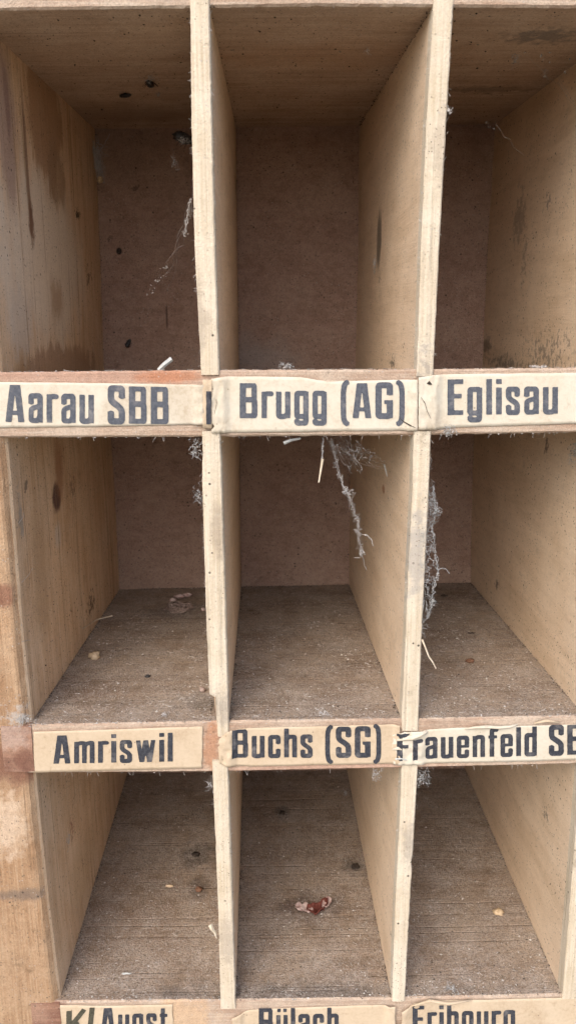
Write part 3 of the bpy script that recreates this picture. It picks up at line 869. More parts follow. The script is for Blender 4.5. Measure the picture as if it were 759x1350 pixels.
# torn holes and cracks in the paper at the divider crossing
def tear(pts, wd, seed):
    mb = MB(); G = []
    for i, (px, py) in enumerate(pts):
        p = F(px, py); t = i / (len(pts) - 1); k = wd * (.25 + math.sin(math.pi * t)) * (1 + .5 * nz(i, seed, 0, .9))
        y = min(bulge(p.x, p.z, sd) for sd in (2, 3)) - .00022
        G.append([(p.x, y, p.z - k / 2), (p.x + .0001, y - .00004, p.z), (p.x, y, p.z + k / 2)])
    mb.grid(G); o = mb.build('paper_tear', M['dust_dark'], cab, True); o['label'] = 'dark tear in the paper where it crosses the divider'
tear([(561, 505), (564, 504), (567, 506)], .0011, 1)
tear([(526, 551), (532, 556), (539, 560), (546, 563)], .0005, 2)
tear([(553, 523), (558, 530), (561, 541), (566, 551)], .0004, 3)

# scrap of an older label in the gap beside the Brugg label
mb = MB(); G = []
for j in range(9):
    G.append([(F(268 + i * 2, 500 + j * 8).x, -.0020 + .0003 * nz(i, j, 1, .5), F(268 + i * 2, 500 + j * 8).z) for i in range(7)])
mb.grid(G); o = mb.build('paper_scrap', M['paper_cream'], cab, True); o.modifiers.new('t', 'SOLIDIFY').thickness = .00015
lb = MB(); G = []
for j in range(9):
    py = 515 + j * 5.4
    a, b = 272.5 + .8 * nz(j, 1, 1, .7), 279 + .8 * nz(j, 2, 1, .7)
    G.append([(F(a + (b - a) * i / 3, py).x, -.0025 + .0003 * nz(i, j, 1, .5), F(a + (b - a) * i / 3, py).z) for i in range(4)])
lb.grid(G); lb.build('lettering', M['ink_dark'], o)

# lifted slivers of torn paper on the Frauenfeld label and others
def flap(pts, wd, mat, curl=.0012, seed=0):
    """a narrow lifted strip along pixel points, curling off the label"""
    mb = MB(); G = []
    for i, (px, py) in enumerate(pts):
        p = F(px, py); r = []
        k = math.sin(math.pi * i / (len(pts) - 1)) * .7 + .3
        for q in range(5):
            a = q / 4 * 2.2
            r.append((p.x + .0002 * nz(i, q, seed), -.0010 - curl * k * math.sin(a), p.z + wd * k * (.5 - (1 - math.cos(a)) / 2)))
        G.append(r)
    mb.grid(G); o = mb.build('torn_paper', mat, cab, True); o.modifiers.new('t', 'SOLIDIFY').thickness = .00012
flap([(612, 959), (625, 957), (640, 956), (655, 957), (670, 956), (681, 953)], .0012, M['paper_white'], seed=1)
flap([(522, 974), (532, 971), (542, 970), (552, 967), (562, 963)], .0024, M['paper_white'], .0018, 2)
flap([(516, 986), (524, 984), (531, 987)], .0016, M['paper_white'], .0012, 3)
flap([(702, 952), (718, 948), (736, 951)], .0012, M['paper_cream'], .001, 4)
flap([(540, 1324), (565, 1316), (590, 1320), (620, 1316)], .0014, M['paper_cream'], .0012, 5)
flap([(283, 517), (286, 530), (283, 545), (285, 556)], .0016, M['paper_white'], .001, 6)

# ------------------------------------------------------------------ loose things lying in the cells
def thing(mb, name, mats, label, cat, group=None, smooth=False):
    o = mb.build(name, mats, None, smooth)
    # origin at the thing's base
    vs = np.array(mb.v); c = Vector((vs[:, 0].mean(), vs[:, 1].mean(), vs[:, 2].min()))
    o.data.transform(Matrix.Translation(-c)); o.location = c
    return tag(o, label, cat, group)
def web(mb, a, b, sag=.1, r=.00006, n=18, seed=0, blobs=0, br=.0003, wob=.0008, mi=0, bmi=0):
    r *= 1.3
    a, b = Vector(a), Vector(b); pts = []
    for i in range(n + 1):
        t = i / n; p = a.lerp(b, t); p.z -= sag * (b - a).length * 4 * t * (1 - t)
        e = math.sin(math.pi * t)
        p += Vector((nz(t, seed, 0, 5), nz(t, seed, 4, 5), nz(t, seed, 8, 5))) * wob * (.4 + e)
        pts.append(p)
    mb.tube(pts, [r * (.7 + .9 * abs(nz(q, seed, 2, .9))) for q in range(n + 1)], 4, mi)
    for _ in range(blobs):
        p = pts[random.randrange(n + 1)] + Vector([random.gauss(0, r * 4) for _ in range(3)])
        mb.blob(p, br * (.22 + .8 * random.random() ** 3), bmi, .8)

def fuzz(mb, c, spread, n, r=.00005, ln=.003, blobs=10, br=.0003, seed=0, mi=0, bmi=0):
    """tangle of short curled fibres with crumbs of dust"""
    R = random.Random(seed)
    for q in range(n):
        p = Vector(c) + Vector([R.gauss(0, s) for s in spread])
        d = Vector([R.gauss(0, 1) for _ in range(3)]).normalized(); pts = [p]
        for k in range(6):
            d = (d + Vector([R.gauss(0, .45) for _ in range(3)])).normalized(); pts.append(pts[-1] + d * ln / 6 * R.uniform(.5, 1.3))
        mb.tube(pts, r * R.uniform(.6, 1.5), 3, mi)
    for q in range(blobs):
        p = Vector(c) + Vector([R.gauss(0, s * .8) for s in spread]); mb.blob(p, br * (.18 + .75 * R.random() ** 3), bmi, .9)

# the dusty cobweb along the second divider, beside the Frauenfeld cell
mb = MB()
ed = [(566, 650), (568, 668), (563, 690), (566, 720), (562, 745), (564, 770), (558, 800), (557, 830)]
for q, (px, py) in enumerate(ed):
    p = aty(px, py, .001); fuzz(mb, p, (.0006, .0009, .0026), 20, .00005, .0032, 14, .00034, 100 + q, 0, 1)
out = [(570, 640), (574, 672), (569, 695), (573, 730), (577, 752), (571, 775), (569, 795), (563, 815)]
for q in range(len(out) - 1):
    for k in range(5):
        web(mb, aty(*out[q], .002 + .001 * k), aty(*out[q + 1], .003), .02, .00006, 12, q * 5 + k, 8, .00036, .0018, 0, 1)
for q in range(7): web(mb, aty(561, 660 + q * 22, 0), aty(*out[min(7, q + 1)], .003), .03, .00008, 8, 50 + q, 4, .00035, .001, 0, 1)
p = aty(577, 752, .003); web(mb, p, aty(592, 756, .004), -.3, .00011, 10, 77)
fuzz(mb, aty(575, 672, .001), (.0011, .001, .0011), 26, .00005, .003, 12, .00034, 31, 0, 1)
fuzz(mb, aty(569, 795, .002), (.0008, .0008, .0008), 12, .00006, .003, 14, .0005, 32, 0, 2)
fuzz(mb, aty(557, 710, -.0011), (.0012, .0002, .012), 60, .00004, .003, 60, .00022, 33, 0, 1)
thing(mb, 'cobweb', [M['lint'], M['web_dust'], M['web']], "thick grey dusty cobweb clinging to the divider left of the Frauenfeld cell", "cobweb", "cobwebs")

# pale splinter hanging from that divider
def sliver(pts, r0, r1, name, mat, label, cat, group=None):
    mb = MB(); n = len(pts); mb.tube(pts, [r0 + (r1 - r0) * i / (n - 1) for i in range(n)], 5); return thing(mb, name, mat, label, cat, group)
sliver([aty(556, 843, 0), aty(560, 853, -.001), aty(565, 866, -.001), aty(570, 873, -.001), aty(574, 881, 0)], .00042, .0003, 'splinter', M['splinter'],
       "pale splinter hanging from the divider below the thick grey cobweb", "splinter", "wood splinters")

# hanging web in the Buchs cell
mb = MB(); yw = .012
a0 = aty(436, 578, yw); path = [(436, 578), (441, 600), (446, 622), (452, 640), (459, 652), (466, 672), (472, 690), (472, 708), (476, 731)]
for q in range(len(path) - 1):
    for k in range(7): web(mb, aty(*path[q], yw), aty(*path[q + 1], yw), .0, .000028, 14, q * 7 + k, 4, .00026, .0022, 0, 1)
web(mb, aty(476, 731, yw), aty(483, 752, yw), 0, .00006, 6, 3)
web(mb, aty(480, 705, yw), aty(492, 720, yw), -.25, .0001, 8, 5, 4, .0003); web(mb, aty(468, 700, yw), aty(482, 705, yw), .1, .00006, 8, 6)
fuzz(mb, aty(460, 650, yw), (.0009, .0005, .0012), 14, .00006, .003, 14, .0004, 5, 0, 1)
fuzz(mb, aty(475, 728, yw), (.0007, .0005, .0011), 14, .00006, .003, 12, .0004, 6, 0, 1)
thing(mb, 'cobweb', [M['web'], M['web_dust']], "long dangling dusty cobweb strand below the Brugg label", "cobweb", "cobwebs")
mb = MB()
for q in range(26):
    a = aty(random.uniform(430, 480), random.uniform(576, 590), .004 + random.random() * .02)
    b = aty(random.uniform(460, 510), random.uniform(590, 625), .01 + random.random() * .03); web(mb, a, b, .05, .000032, 12, q, 6, .00026, .002, 0, 1)
for q in range(90):
    t = random.random(); mb.blob(aty(440 + 65 * t + random.gauss(0, 8), 582 + 30 * t + random.gauss(0, 9), .01 + random.random() * .02), .00008 + .00026 * random.random() ** 3, 1, .9)
thing(mb, 'cobweb', [M['web'], M['web_dust']], "speckled cobweb spray under the shelf edge beside the second divider", "cobweb", "cobwebs")
mb = MB()
for k in range(3): web(mb, aty(426, 578, .006), aty(424, 606, .006), 0, .00007, 8, k, 9, .00036, .0008, 0, 1)
mb2 = [aty(425, 605, .006), aty(423, 618, .006), aty(420, 636, .006)]
thing(mb, 'cobweb', [M['web'], M['web_dust']], "short dusty thread under the Brugg label holding a pale splinter", "cobweb", "cobwebs")
sliver(mb2, .0006, .0003, 'splinter', M['splinter'], "pale splinter dangling on a thread below the Brugg label", "splinter", "wood splinters")
sliver([aty(374, 584, .004), aty(384, 580, .004), aty(396, 578, .005)], .00075, .0004, 'splinter', M['chip_grey'], "grey splinter under the shelf edge below Brugg", "splinter", "wood splinters")
sliver([aty(506, 612, .04), aty(510, 628, .04)], .0004, .0002, 'splinter', M['chip_grey'], "tiny pale splinter caught on the face of the second divider in the Buchs cell", "splinter", "wood splinters")

# cobweb and husk in the top left cell
mb = MB(); yb = D - .008
for q in range(14):
    web(mb, aty(random.uniform(118, 130), random.uniform(178, 215), yb), aty(random.uniform(132, 144), random.uniform(190, 245), yb + .004), .05, .00008, 10, q, 3, .0004, .0012, 0, 1)
web(mb, aty(130, 200, yb), aty(145, 176, yb), .1, .00012, 10, 40, 5, .0004, .001, 0, 1)
for q in range(70):
    u = random.random(); web(mb, aty(121 + 8 * u + random.gauss(0, 1.5), 190 + random.random() * 12, yb + .003 * random.random()), aty(129 + 10 * u + random.gauss(0, 1.5), 218 + random.random() * 26, yb + .004 * random.random()), .03, .00004, 8, q + 7, 2, .0003, .0009, 0, 1)
thing(mb, 'cobweb', [M['web'], M['web_dust']], "filmy cobweb in the upper back corner of the cell above Aarau", "cobweb", "cobwebs")
mb = MB(); mb.lump(aty(132, 237, yb - .002), (.0016, .0014, .0018), 3, 0); thing(mb, 'seed_husk', M['husk'], "round tan husk caught in the corner cobweb above Aarau", "husk", None, True)
mb = MB()
tp = [(251, 262), (247, 285), (243, 312)]
for q in range(2):
    for k in range(4): web(mb, aty(*tp[q], .03), aty(*tp[q + 1], .034), .0, .0001, 8, q * 4 + k, 6, .0004, .0014, 0, 1)
for k in range(3): web(mb, aty(252, 262, .02), aty(random.uniform(195, 235), random.uniform(350, 395), .08), .03, .00003, 14, 60 + k, 3, .0003, .004, 0, 1)
for k in range(26): mb.blob(aty(196 + k * 1.0 + random.gauss(0, 2), 388 - k * 1.5 + random.gauss(0, 3), .08), random.uniform(.0002, .0005), 1, .9)
thing(mb, 'cobweb', [M['web'], M['web_dust']], "loose cobweb strands running from the first divider down the cell above Aarau", "cobweb", "cobwebs")
# webs at the upper right
mb = MB()
for k, (a, b) in enumerate((((684, 60), (735, 110)), ((735, 100), (770, 150)), ((652, 160), (690, 205)), ((700, 30), (712, 75)), ((735, 108), (764, 148)), ((640, 160), (655, 172)))):
    web(mb, aty(*a, .05), aty(*b, .06), .05, .000028, 14, k + 90, 4, .0003, .0012, 0, 1)
for k in range(12): mb.blob(aty(random.uniform(685, 750), random.uniform(35, 110), .045), random.uniform(.0003, .0006), 1, .9)
thing(mb, 'cobweb', [M['web'], M['web_dust']], "sparse cobweb threads in the upper right cell above Eglisau", "cobweb", "cobwebs")

# dead insects, fluff and chips on the underside of the top shelf and on the back
def insect(c, ax, ln, wd, label, legs=True, nrm=Vector((0, 0, -1))):
    mb = MB(); c = Vector(c); ax = Vector(ax).normalized()
    for t, r in ((-.32, .9), (.1, 1.0), (.42, .65)):
        pc = c + ax * ln * t * .8
        mb.lump(pc, (wd * r * .6 + abs(ax.x) * ln * .18, wd * r * .6 + abs(ax.y) * ln * .18, wd * r * .55 + abs(ax.z) * ln * .18), t * 9, 0, 14, 9, .55, 2.6)
    side = ax.cross(nrm).normalized()
    if legs:
        for s_ in (-1, 1):
            for k in range(3):
                b = c + ax * ln * (-.2 + .22 * k); mb.tube([b, b + side * s_ * wd * .9 - nrm * wd * .2, b + side * s_ * wd * 1.5 + nrm * wd * .5], .00011, 3)
    return thing(mb, 'dead_insect', M['insect'], label, "insect", "dead insects", True)
insect(ceil_pt(165, 123) + Vector((0, 0, -.0010)), (1, -.5, 0), .0050, .0015, "black dead insect lying flat under the top shelf above Aarau", False)
insect(ceil_pt(198, 107) + Vector((0, 0, -.0012)), (.3, 1, 0), .0048, .0022, "black dead insect wrapped in white fluff under the top shelf above Aarau")
insect(aty(242, 182, .10), (1, 0, -.4), .0080, .0030, "black dead insect hanging in fluff beside the first divider above Aarau", True, Vector((0, -1, 0)))
insect(aty(169, 453, D - .0015), (.6, 0, 1), .0046, .0013, "black dead insect stuck on the back panel above Aarau", True, Vector((0, 1, 0)))
insect(FL('second', 195, 893) + Vector((0, 0, .0006)), (1, .2, .1), .0022, .0010, "tiny black dead insect on the floor of the Amriswil cell", True, Vector((0, 0, 1)))
def fluff(c, spread, label, seed, n=26, ln=.004, bl=18, mats=('web', 'dust_light'), r=.00006):
    sp = [q * .8 for q in spread]
    mb = MB(); fuzz(mb, c, sp, int(n * 1.1), r, ln * .62, int(bl * 2.0), .00044, seed, 0, 1)
    return thing(mb, 'dust_fluff', [M[mats[0]], M[mats[1]]], label, "fluff", "tufts of dust fluff")
fluff(ceil_pt(199, 99) + Vector((0, 0, -.001)), (.0018, .0012, .0006), "white fluff on the insect under the top shelf above Aarau", 201)
fluff(ceil_pt(210, 122) + Vector((0, 0, -.001)), (.0008, .0008, .0010), "small white fluff speck under the top shelf above Aarau, right of the insects", 202, 12, .003, 8)
fluff(aty(241, 185, .098), (.0018, .001, .0012), "white fluff on the insect beside the first divider above Aarau", 203)
fluff(aty(231, 215, .10), (.0010, .001, .0018), "white fluff hanging on the back panel side of the cell above Aarau", 204, 22, .004, 12)
fluff(ceil_pt(485, 62) + Vector((0, 0, -.001)), (.0006, .0006, .0010), "white fluff under the top shelf of the middle column", 205, 12, .003, 8)
fluff(ceil_pt(679, 70) + Vector((0, 0, -.0016)), (.0009, .0009, .0016), "grey-white fluff under the top shelf of the right column, near the divider", 206, 20, .004, 14)
fluff(ceil_pt(718, 90) + Vector((0, 0, -.0016)), (.0005, .0006, .0014), "narrow white fluff under the top shelf of the right column, farther right", 207, 14, .004, 8)
fluff(aty(591, 146, -.0005), (.0006, .0006, .0008), "white fluff on the edge of the second divider near the top", 208, 14, .002, 10)
fluff(aty(378, 483, .004), (.0018, .002, .0008), "blue-grey dust tuft standing on the Brugg shelf edge", 209, 26, .003, 26, ('lint', 'dust_light'))
fluff(face_pt(495, 347, 1, False) + Vector((-.0005, 0, 0)), (.0006, .0018, .0020), "blue-white fluff in the bark scar on the second divider above Brugg", 230, 26, .003, 26)
fluff(aty(709, 484, .004), (.0020, .002, .0004), "white fluff lying on the Eglisau shelf edge", 210, 20, .002, 40, ('web', 'dust_light'))
fluff(aty(258, 592, .003), (.0014, .002, .0030), "dusty fluff under the shelf at the first divider below Aarau", 211, 34, .005, 22, ('lint', 'dust_light'))
fluff(aty(262, 655, .001), (.0009, .001, .0016), "grey fluff on the first divider edge beside the Amriswil cell", 212, 26, .004, 12, ('lint', 'dust_light'))
fluff(aty(757, 596, .03), (.0016, .002, .0028), "dark grey lint lump at the right edge below Eglisau", 213, 60, .004, 40, ('lint', 'dust_mid'), .00006)
fluff(aty(556, 1026, .001), (.0015, .001, .0028), "grey dust fluff under the Frauenfeld label at the second divider", 214, 40, .005, 24, ('lint', 'dust_light'))
fluff(aty(494, 1021, .003), (.0016, .001, .0012), "pale fluff under the Buchs label", 215, 20, .004, 16)
fluff(aty(277, 1033, .002), (.0010, .001, .0010), "pale fluff at the first divider below Amriswil", 216, 16, .005, 8)
fluff(aty(422, 530 + 6, -.0025), (.0020, .0004, .0012), "loose lint at the divider crossing", 217, 4, .003, 4) if False else None
fluff(aty(590, 568, -.0018), (.0018, .0004, .0012), "blue-grey lint on the lower edge of the Eglisau label", 218, 40, .004, 30, ('lint', 'dust_light'))
fluff(FL('second', 425, 942) + Vector((0, 0, .0006)), (.0018, .0016, .0005), "pale dust fluff on the front of the Buchs cell floor", 219, 18, .004, 24)
fluff(FL('second', 217, 945) + Vector((0, 0, .0008)), (.0010, .0008, .0008), "pale dust fluff on the front of the Amriswil cell floor", 220, 14, .003, 12)
fluff(FL('third', 455, 1048) + Vector((0, 0, .0012)), (.0014, .002, .0012), "pale fluff ball at the back of the Bülach cell floor", 221, 24, .004, 30)
fluff(FL('third', 595, 1306) + Vector((0, 0, .0012)), (.0018, .0014, .0008), "grey fluff on the front edge of the Fribourg cell floor", 222, 40, .004, 24, ('lint', 'dust_light'))
fluff(aty(30, 950, -.0012), (.0030, .0004, .0020), "grey dusty fluff on the side panel front above the stained joint", 223, 40, .003, 50, ('lint', 'dust_light'))
sliver([aty(210, 488, .004), aty(216, 481, .003), aty(226, 473, .004)], .0009, .0010, 'splinter', M['chip_grey'], "blue-grey wood chip standing on the Aarau shelf edge", "splinter", "wood splinters")
sliver([face_pt(109, 829, -1, True), FL('second', 128, 826) + Vector((0, 0, .004)), FL('second', 149, 823) + Vector((0, 0, .005))], .00022, .00042, 'straw', M['splinter'],
       "thin pale straw sticking out from the side panel in the Amriswil cell", "straw")
sliver([aty(277, 1219, -.001), aty(279, 1224, -.0018), aty(283, 1229, -.0012), aty(285, 1236, -.0016)], .0011, .0003, 'splinter', M['splinter'], "yellowish splinter stuck to the left edge of the first divider beside Augst", "splinter", "wood splinters")
sliver([aty(521, 1001, -.0016), aty(528, 1000, -.002), aty(536, 1002, -.0016)], .0004, .0003, 'splinter', M['chip_grey'], "small grey splinter across the torn start of the Frauenfeld label", "splinter", "wood splinters")

# the curled leaf scrap on the floor of the Bülach cell
def leaf():
    root = bpy.data.objects.new('leaf_scrap', None); COL.objects.link(root); c = FL('third', 413, 1203); root.location = c
    tag(root, "curled dead leaf scrap, pale at both ends dark red between, in the Bülach cell", "leaf")
    def sheet(u0, u1, mat, name, dz, amp):
        mb = MB(); G = []
        for i in range(33):
            u = u0 + (u1 - u0) * i / 32; row = []
            tp = max(0, min(1, (u - u0) / .18, (u1 - u) / .18)) ** .5
            a = (.0012 + .0020 * tp * (1 + .9 * nz(u, 3, dz * 999, 3.5) + .5 * nz(u, 3, dz * 999, 9))) * (.35 + .65 * tp)
            b = (.0010 + .0016 * tp * (1 + .9 * nz(u, 7, dz * 999, 3.5) + .5 * nz(u, 7, dz * 999, 9))) * (.35 + .65 * tp)
            for j in range(9):
                v = -1 + j / 4
                z = .0008 + dz + .0042 * max(0, u - .1) ** 1.2 * amp + .0022 * v * v * amp + .0011 * nz(u * 3, v * 2, dz * 999, 1.5) + .0005 * nz(u * 9, v * 5, dz * 999, 1.5)
                yy = (v * a if v > 0 else v * b) + .0030 * (abs(u - .15) ** 1.3 - .3) + .0004 * nz(u, v, 6, 6)
                row.append((u * .0092 + .0005 * nz(u, v, 2, 7), yy, max(.0002, z)))
            G.append(row)
        mb.grid(G); o = mb.build(name, mat, root, True); o.modifiers.new('t', 'SOLIDIFY').thickness = .0002
    sheet(-1, -.05, M['leaf_pale'], 'pale_flake', .0004, .5); sheet(-.35, .8, M['leaf_red'], 'red_flake', 0, 1.3); sheet(.5, 1.0, M['leaf_pale'], 'pale_flake', .0009, .9)
    mb = MB(); fuzz(mb, (0, .001, .001), (.006, .002, .0006), 14, .00005, .004, 30, .0005, 77)
    mb.build('crumbs', M['leaf_red'], root)
leaf()

# tangle of shreds on the floor of the Amriswil cell
mb = MB(); c = FL('second', 237, 804)
for q in range(26):
    a = random.uniform(0, 6.28); r = random.uniform(.002, .009); pts = []
    for k in range(9):
        an = a + k * .35; pts.append(c + Vector((math.cos(an) * r, math.sin(an) * r * .9, .0008 + .0025 * random.random() * math.sin(k / 8 * 3.14))))
    mb.tube(pts, random.uniform(.00018, .0004), 4)
fuzz(mb, c + Vector((0, 0, .0012)), (.004, .004, .0009), 40, .00012, .006, 40, .0006, 9)
thing(mb, 'shred_tangle', M['twine'], "tangle of brown shreds at the back of the Amriswil cell floor", "shreds")
mb = MB()
for q, (px, py, l) in enumerate(((237, 789, .006), (247, 787, .005), (228, 794, .004))):
    p = FL('second', px, py); mb.lump(p + Vector((0, 0, .0014)), (l * .5, .0013, .0011), q + 2, 0, 20, 12, .7, 2.4)
thing(mb, 'dried_petal', M['leaf_pale'], "dried pinkish petals behind the shreds in the Amriswil cell", "petals", None, True)
def crumb(k, px, py, rad, mat, name, label, cat, grp, seed, amp=.4):
    mb = MB(); p = FL(k, px, py); mb.lump(p + Vector((0, 0, rad[2] * .75)), rad, seed, 0, 18, 12, min(.6, amp + .1), 2.2); return thing(mb, name, mat, label, cat, grp, True)
crumb('second', 125, 868, (.0026, .0024, .0018), M['husk'], 'crumb', "tan crumb beside the side panel on the Amriswil cell floor", "crumb", "crumbs on the cell floors", 1, .9)
crumb('second', 619, 873, (.0020, .0016, .0010), M['seed_orange'], 'seed', "orange-brown seed on the Frauenfeld cell floor", "seed", "seeds on the cell floors", 2)
crumb('second', 621, 835, (.0020, .0008, .0003), M['dust_dark'], 'crumb', "flat dark crumb at the right side of the Frauenfeld cell floor", "crumb", "crumbs on the cell floors", 3)
crumb('second', 585, 786, (.0020, .0012, .0005), M['dust_dark'], 'crumb', "dark crumb at the back of the Frauenfeld cell floor", "crumb", "crumbs on the cell floors", 4)
crumb('second', 267, 912, (.0014, .0014, .0012), M['twine'], 'crumb', "small brown crumb against the first divider in the Amriswil cell", "crumb", "crumbs on the cell floors", 5, .8)
crumb('second', 268, 805, (.0012, .0014, .0010), M['leaf_pale'], 'crumb', "pinkish crumb right of the shreds in the Amriswil cell", "crumb", "crumbs on the cell floors", 6, .8)
crumb('third', 262, 1174, (.0018, .0018, .0012), M['seed_orange'], 'seed', "round brown seed on the Augst cell floor", "seed", "seeds on the cell floors", 7, .25)
crumb('third', 656, 1204, (.0028, .0020, .0012), M['husk'], 'crumb', "yellowish chip on the Fribourg cell floor", "crumb", "crumbs on the cell floors", 8, .9)
crumb('third', 468, 1143, (0.0021, 0.0023799999999999997, .0005), M['dust_dark'], 'crumb', "dark dirt crumb on the Bülach cell floor near the second divider", "crumb", "crumbs on the cell floors", 9, .9)
crumb('third', 224, 1169, (.0020, .0008, .0007), M['husk'], 'crumb', "pale wood crumb on the Augst cell floor", "crumb", "crumbs on the cell floors", 10, .7)
crumb('third', 258, 1127, (0.0025199999999999997, 0.00196, .0005), M['dust_dark'], 'crumb', "dark dirt clump far back on the Augst cell floor", "crumb", "crumbs on the cell floors", 11, .9)
crumb('third', 372, 1072, (0.0014, 0.0021, .0005), M['dust_dark'], 'crumb', "dark dirt crumb far back on the Bülach cell floor", "crumb", "crumbs on the cell floors", 12, .9)
crumb('third', 167, 1284, (.0020, .0005, .0004), M['chip_grey'], 'crumb', "curled pale shaving on the front of the Augst cell floor", "crumb", "crumbs on the cell floors", 13, .9)

# ------------------------------------------------------------------ settled dust: grit, flakes and fibres nobody could count
mb = MB()
cells = [(lambda z: lin(Lf, z), 0), (0, 1), (1, 2)]
def xspan(ci, y, z):
    t = y / D
    if ci == 0: a = lin(Lf, z) * (1 - t) + lin(Lb, z) * t
    else: _, b, _, d = dsec(DV[ci - 1], z); a = b * (1 - t) + d * t
    l, _, c, _ = dsec(DV[ci], z)
    return a, l * (1 - t) + c * t
def grain(p, r, mi): mb.blob(p, r, mi, .9, (1, 1, .6))
def fibre(p, l, r, mi):
    a = random.uniform(0, 6.28); d = Vector((math.cos(a), math.sin(a), 0)); pts = [Vector(p)]
    for k in range(3):
        a += random.gauss(0, .5); d = Vector((math.cos(a), math.sin(a), random.uniform(-.1, .25))); pts.append(pts[-1] + d * l / 3)
    mb.tube(pts, r, 3, mi)
for k in ('second', 'third'):
    for ci in range(3):
        for q in range(2600):
            y = D * random.random() ** 1.5; z = ztop(k, 0, y)
            a, b = xspan(ci, y, z); x = random.uniform(a, b); z = ztop(k, x, y)
            if nz(x, y, z, 45) + random.gauss(0, .3) < -.05: continue
            rr = random.random()
            if rr < .70: grain((x, y, z + .0001), .00009 + .00034 * random.random() ** 2.5, 0 if random.random() < .4 else 1)
            elif rr < .82: grain((x, y, z + .0001), random.uniform(.0001, .00036), 2)
            else: fibre((x, y, z + .0002), random.uniform(.0006, .0030), random.uniform(.00003, .00008), 0 if random.random() < .6 else 1)
        cl = [(random.random() ** 1.4 * D * .75, random.random(), random.uniform(.002, .007)) for _ in range(26)]
        for q in range(480):                                   # pale flakes and lint, drifted together in patches
            cy_, u, sp = random.choice(cl)
            y = abs(cy_ + random.gauss(0, sp)) if q % 3 else D * random.random() ** 2
            if y > D: continue
            z = ztop(k, 0, y); a, b = xspan(ci, y, z)
            x = a + (b - a) * u + random.gauss(0, sp * 1.3) if q % 3 else random.uniform(a, b)
            if not a < x < b: continue
            z = ztop(k, x, y)
            if random.random() < .72: grain((x, y, z + .0001), .00012 + .00045 * random.random() ** 3, 3)
            else: fibre((x, y, z + .0002), random.uniform(.001, .0034), random.uniform(.00004, .00009), 3)
        for q in range(700):                                   # dirt gathered in the corners along the dividers
            y = D * random.random(); z = ztop(k, 0, y); a, b = xspan(ci, y, z)
            x = (a + abs(random.gauss(0, .0009))) if q % 2 else (b - abs(random.gauss(0, .0009)))
            grain((x, y, ztop(k, x, y) + abs(random.gauss(0, .0003))), random.uniform(.0001, .00038), 2 if random.random() < .6 else 1)
for k in ('second',):                                          # dirt along the foot of the back panel
    for q in range(420):
        x = random.uniform(-.085, .125); y = D - abs(random.gauss(0, .0012)); grain((x, y, ztop(k, x, y) + abs(random.gauss(0, .0003))), random.uniform(.0001, .0004), 2 if random.random() < .7 else 1)
for i, rt in ((-1, True), (0, True), (1, False), (2, False)):  # and up the corners at the back
    for q in range(260):
        z = random.uniform(-.16, .10)
        if -.046 < z < -.018: continue
        if i < 0: x = lin(Lb, z)
        else:
            a, b, c, d = dsec(DV[i], z); x = d if rt else c
        grain((x + abs(random.gauss(0, .0006)) * (1 if rt else -1), D - abs(random.gauss(0, .0006)), z), random.uniform(.0001, .0004), 2 if random.random() < .75 else 1)
for q in range(420):                                           # along the top edge of the first shelf
    x = random.uniform(-.1, .15); y = random.random() ** 2 * .02
    rr = random.random(); z = ztop('first', x, y)
    if rr < .6: grain((x, y, z + .0002), random.uniform(.0001, .0004), 0 if rr < .4 else 2)
    else: fibre((x, y, z + .0003), random.uniform(.001, .003), .00005, 0)
for q in range(260):                                           # dirt in the dark corner of the Eglisau cell
    x = random.gauss(.118, .012)
    if x > .129: continue
    y = .03 + abs(random.gauss(0, .03)); grain((x, y, ztop('first', x, y) + .0004), random.uniform(.0003, .0009), 2 if q % 3 else 0)
for k in ('first', 'second'):                                  # bits hanging on lower edges
    for q in range(70):
        x = random.uniform(-.095, .15); z = SH[k]['fb'](x)
        if random.random() < .5: grain((x, .0004, z - .0002), random.uniform(.0001, .0004), 0)
        else: mb.tube([(x, .0006, z), (x + random.gauss(0, .0005), .0004, z - random.uniform(.0006, .002))], .00005, 3, 0)
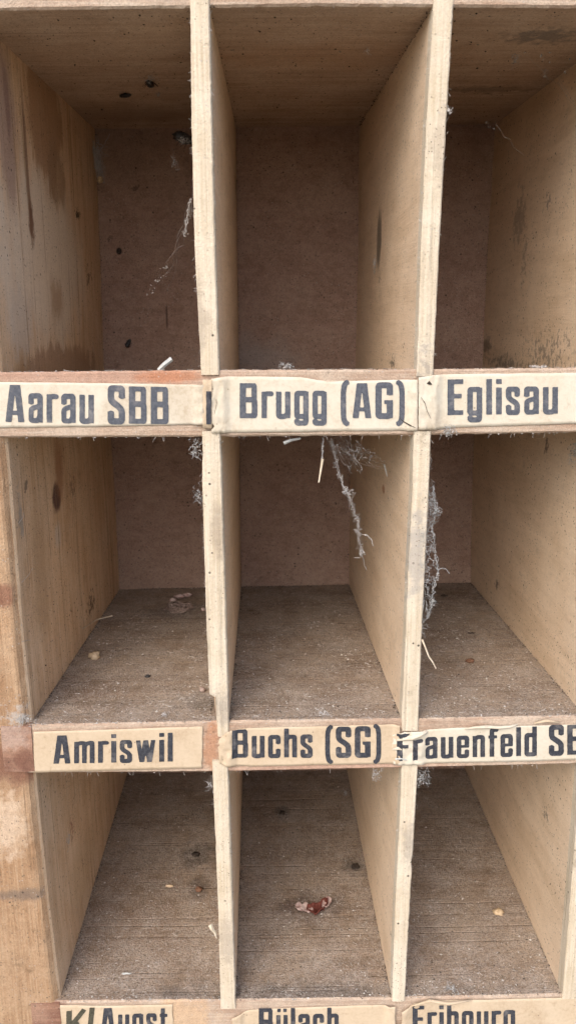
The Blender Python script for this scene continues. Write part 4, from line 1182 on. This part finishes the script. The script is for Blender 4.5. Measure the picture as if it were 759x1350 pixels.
for i in (0, 1):                                               # splintery fibres along the divider edges
    for q in range(520):
        z = random.uniform(-.30, .12); a, b, *_ = dsec(DV[i], z); x = a if random.random() < .5 else b
        s_ = -1 if x == a else 1
        if -.044 < z < -.018 or -.184 < z < -.161: continue
        if random.random() < .6: mb.tube([(x - s_ * .0002, .0002, z), (x + s_ * random.uniform(.0002, .0012), -.0002, z + random.gauss(0, .0008))], .00005, 3, 0)
        else: grain((x, .0006, z), random.uniform(.0001, .0003), 2 if random.random() < .4 else 0)
for q in range(420):                                           # grit and web crumbs under the top shelf
    x = random.uniform(-.1, .13); y = D * random.random(); t = y / D
    z = SH['top']['fb'](x) * (1 - t) + SH['top']['bb'](x) * t
    grain((x, y, z - .0002), random.uniform(.0001, .00045), 2 if random.random() < .65 else 1)
for i, rt in ((0, True), (1, False), (1, True), (0, False)):   # dirt where the dividers meet the top shelf
    for q in range(160):
        y = D * random.random(); t = y / D; zc = SH['top']['fb'](.02) * (1 - t) + SH['top']['bb'](.02) * t
        a, b, c, d = dsec(DV[i], zc); x = (b * (1 - t) + d * t) if rt else (a * (1 - t) + c * t)
        x += abs(random.gauss(0, .0009)) * (1 if rt else -1); grain((x, y, zc - abs(random.gauss(0, .0006))), random.uniform(.0001, .0004), 2 if random.random() < .8 else 1)
for (a, b) in (((28, 768), (42, 749)), ((28, 846), (39, 844)), ((24, 690), (30, 676))):
    p, q = face_pt(*a, -1, True), face_pt(*b, -1, True); mb.tube([p + Vector((.0003, 0, 0)), (p + q) / 2 + Vector((.0012, 0, .0004)), q + Vector((.0004, 0, 0))], .0001, 3, 0)
for q in range(160):                                           # fuzz and crumbs on the side walls near the floor
    px, py = random.uniform(60, 150), random.uniform(780, 930)
    p = face_pt(px, py, -1, True)
    if p.y < 0 or p.y > D or p.z < ztop('second', p.x, p.y): continue
    grain(p + Vector((.0001, 0, 0)), random.uniform(.0001, .0004), 2 if random.random() < .5 else 1)
o = mb.build('settled_dust', [M['dust_light'], M['dust_mid'], M['dust_dark'], M['dust_flake']])
tag(o, "fine dust, grit and fibres settled over the cell floors and wood edges", "dust", None, 'stuff')
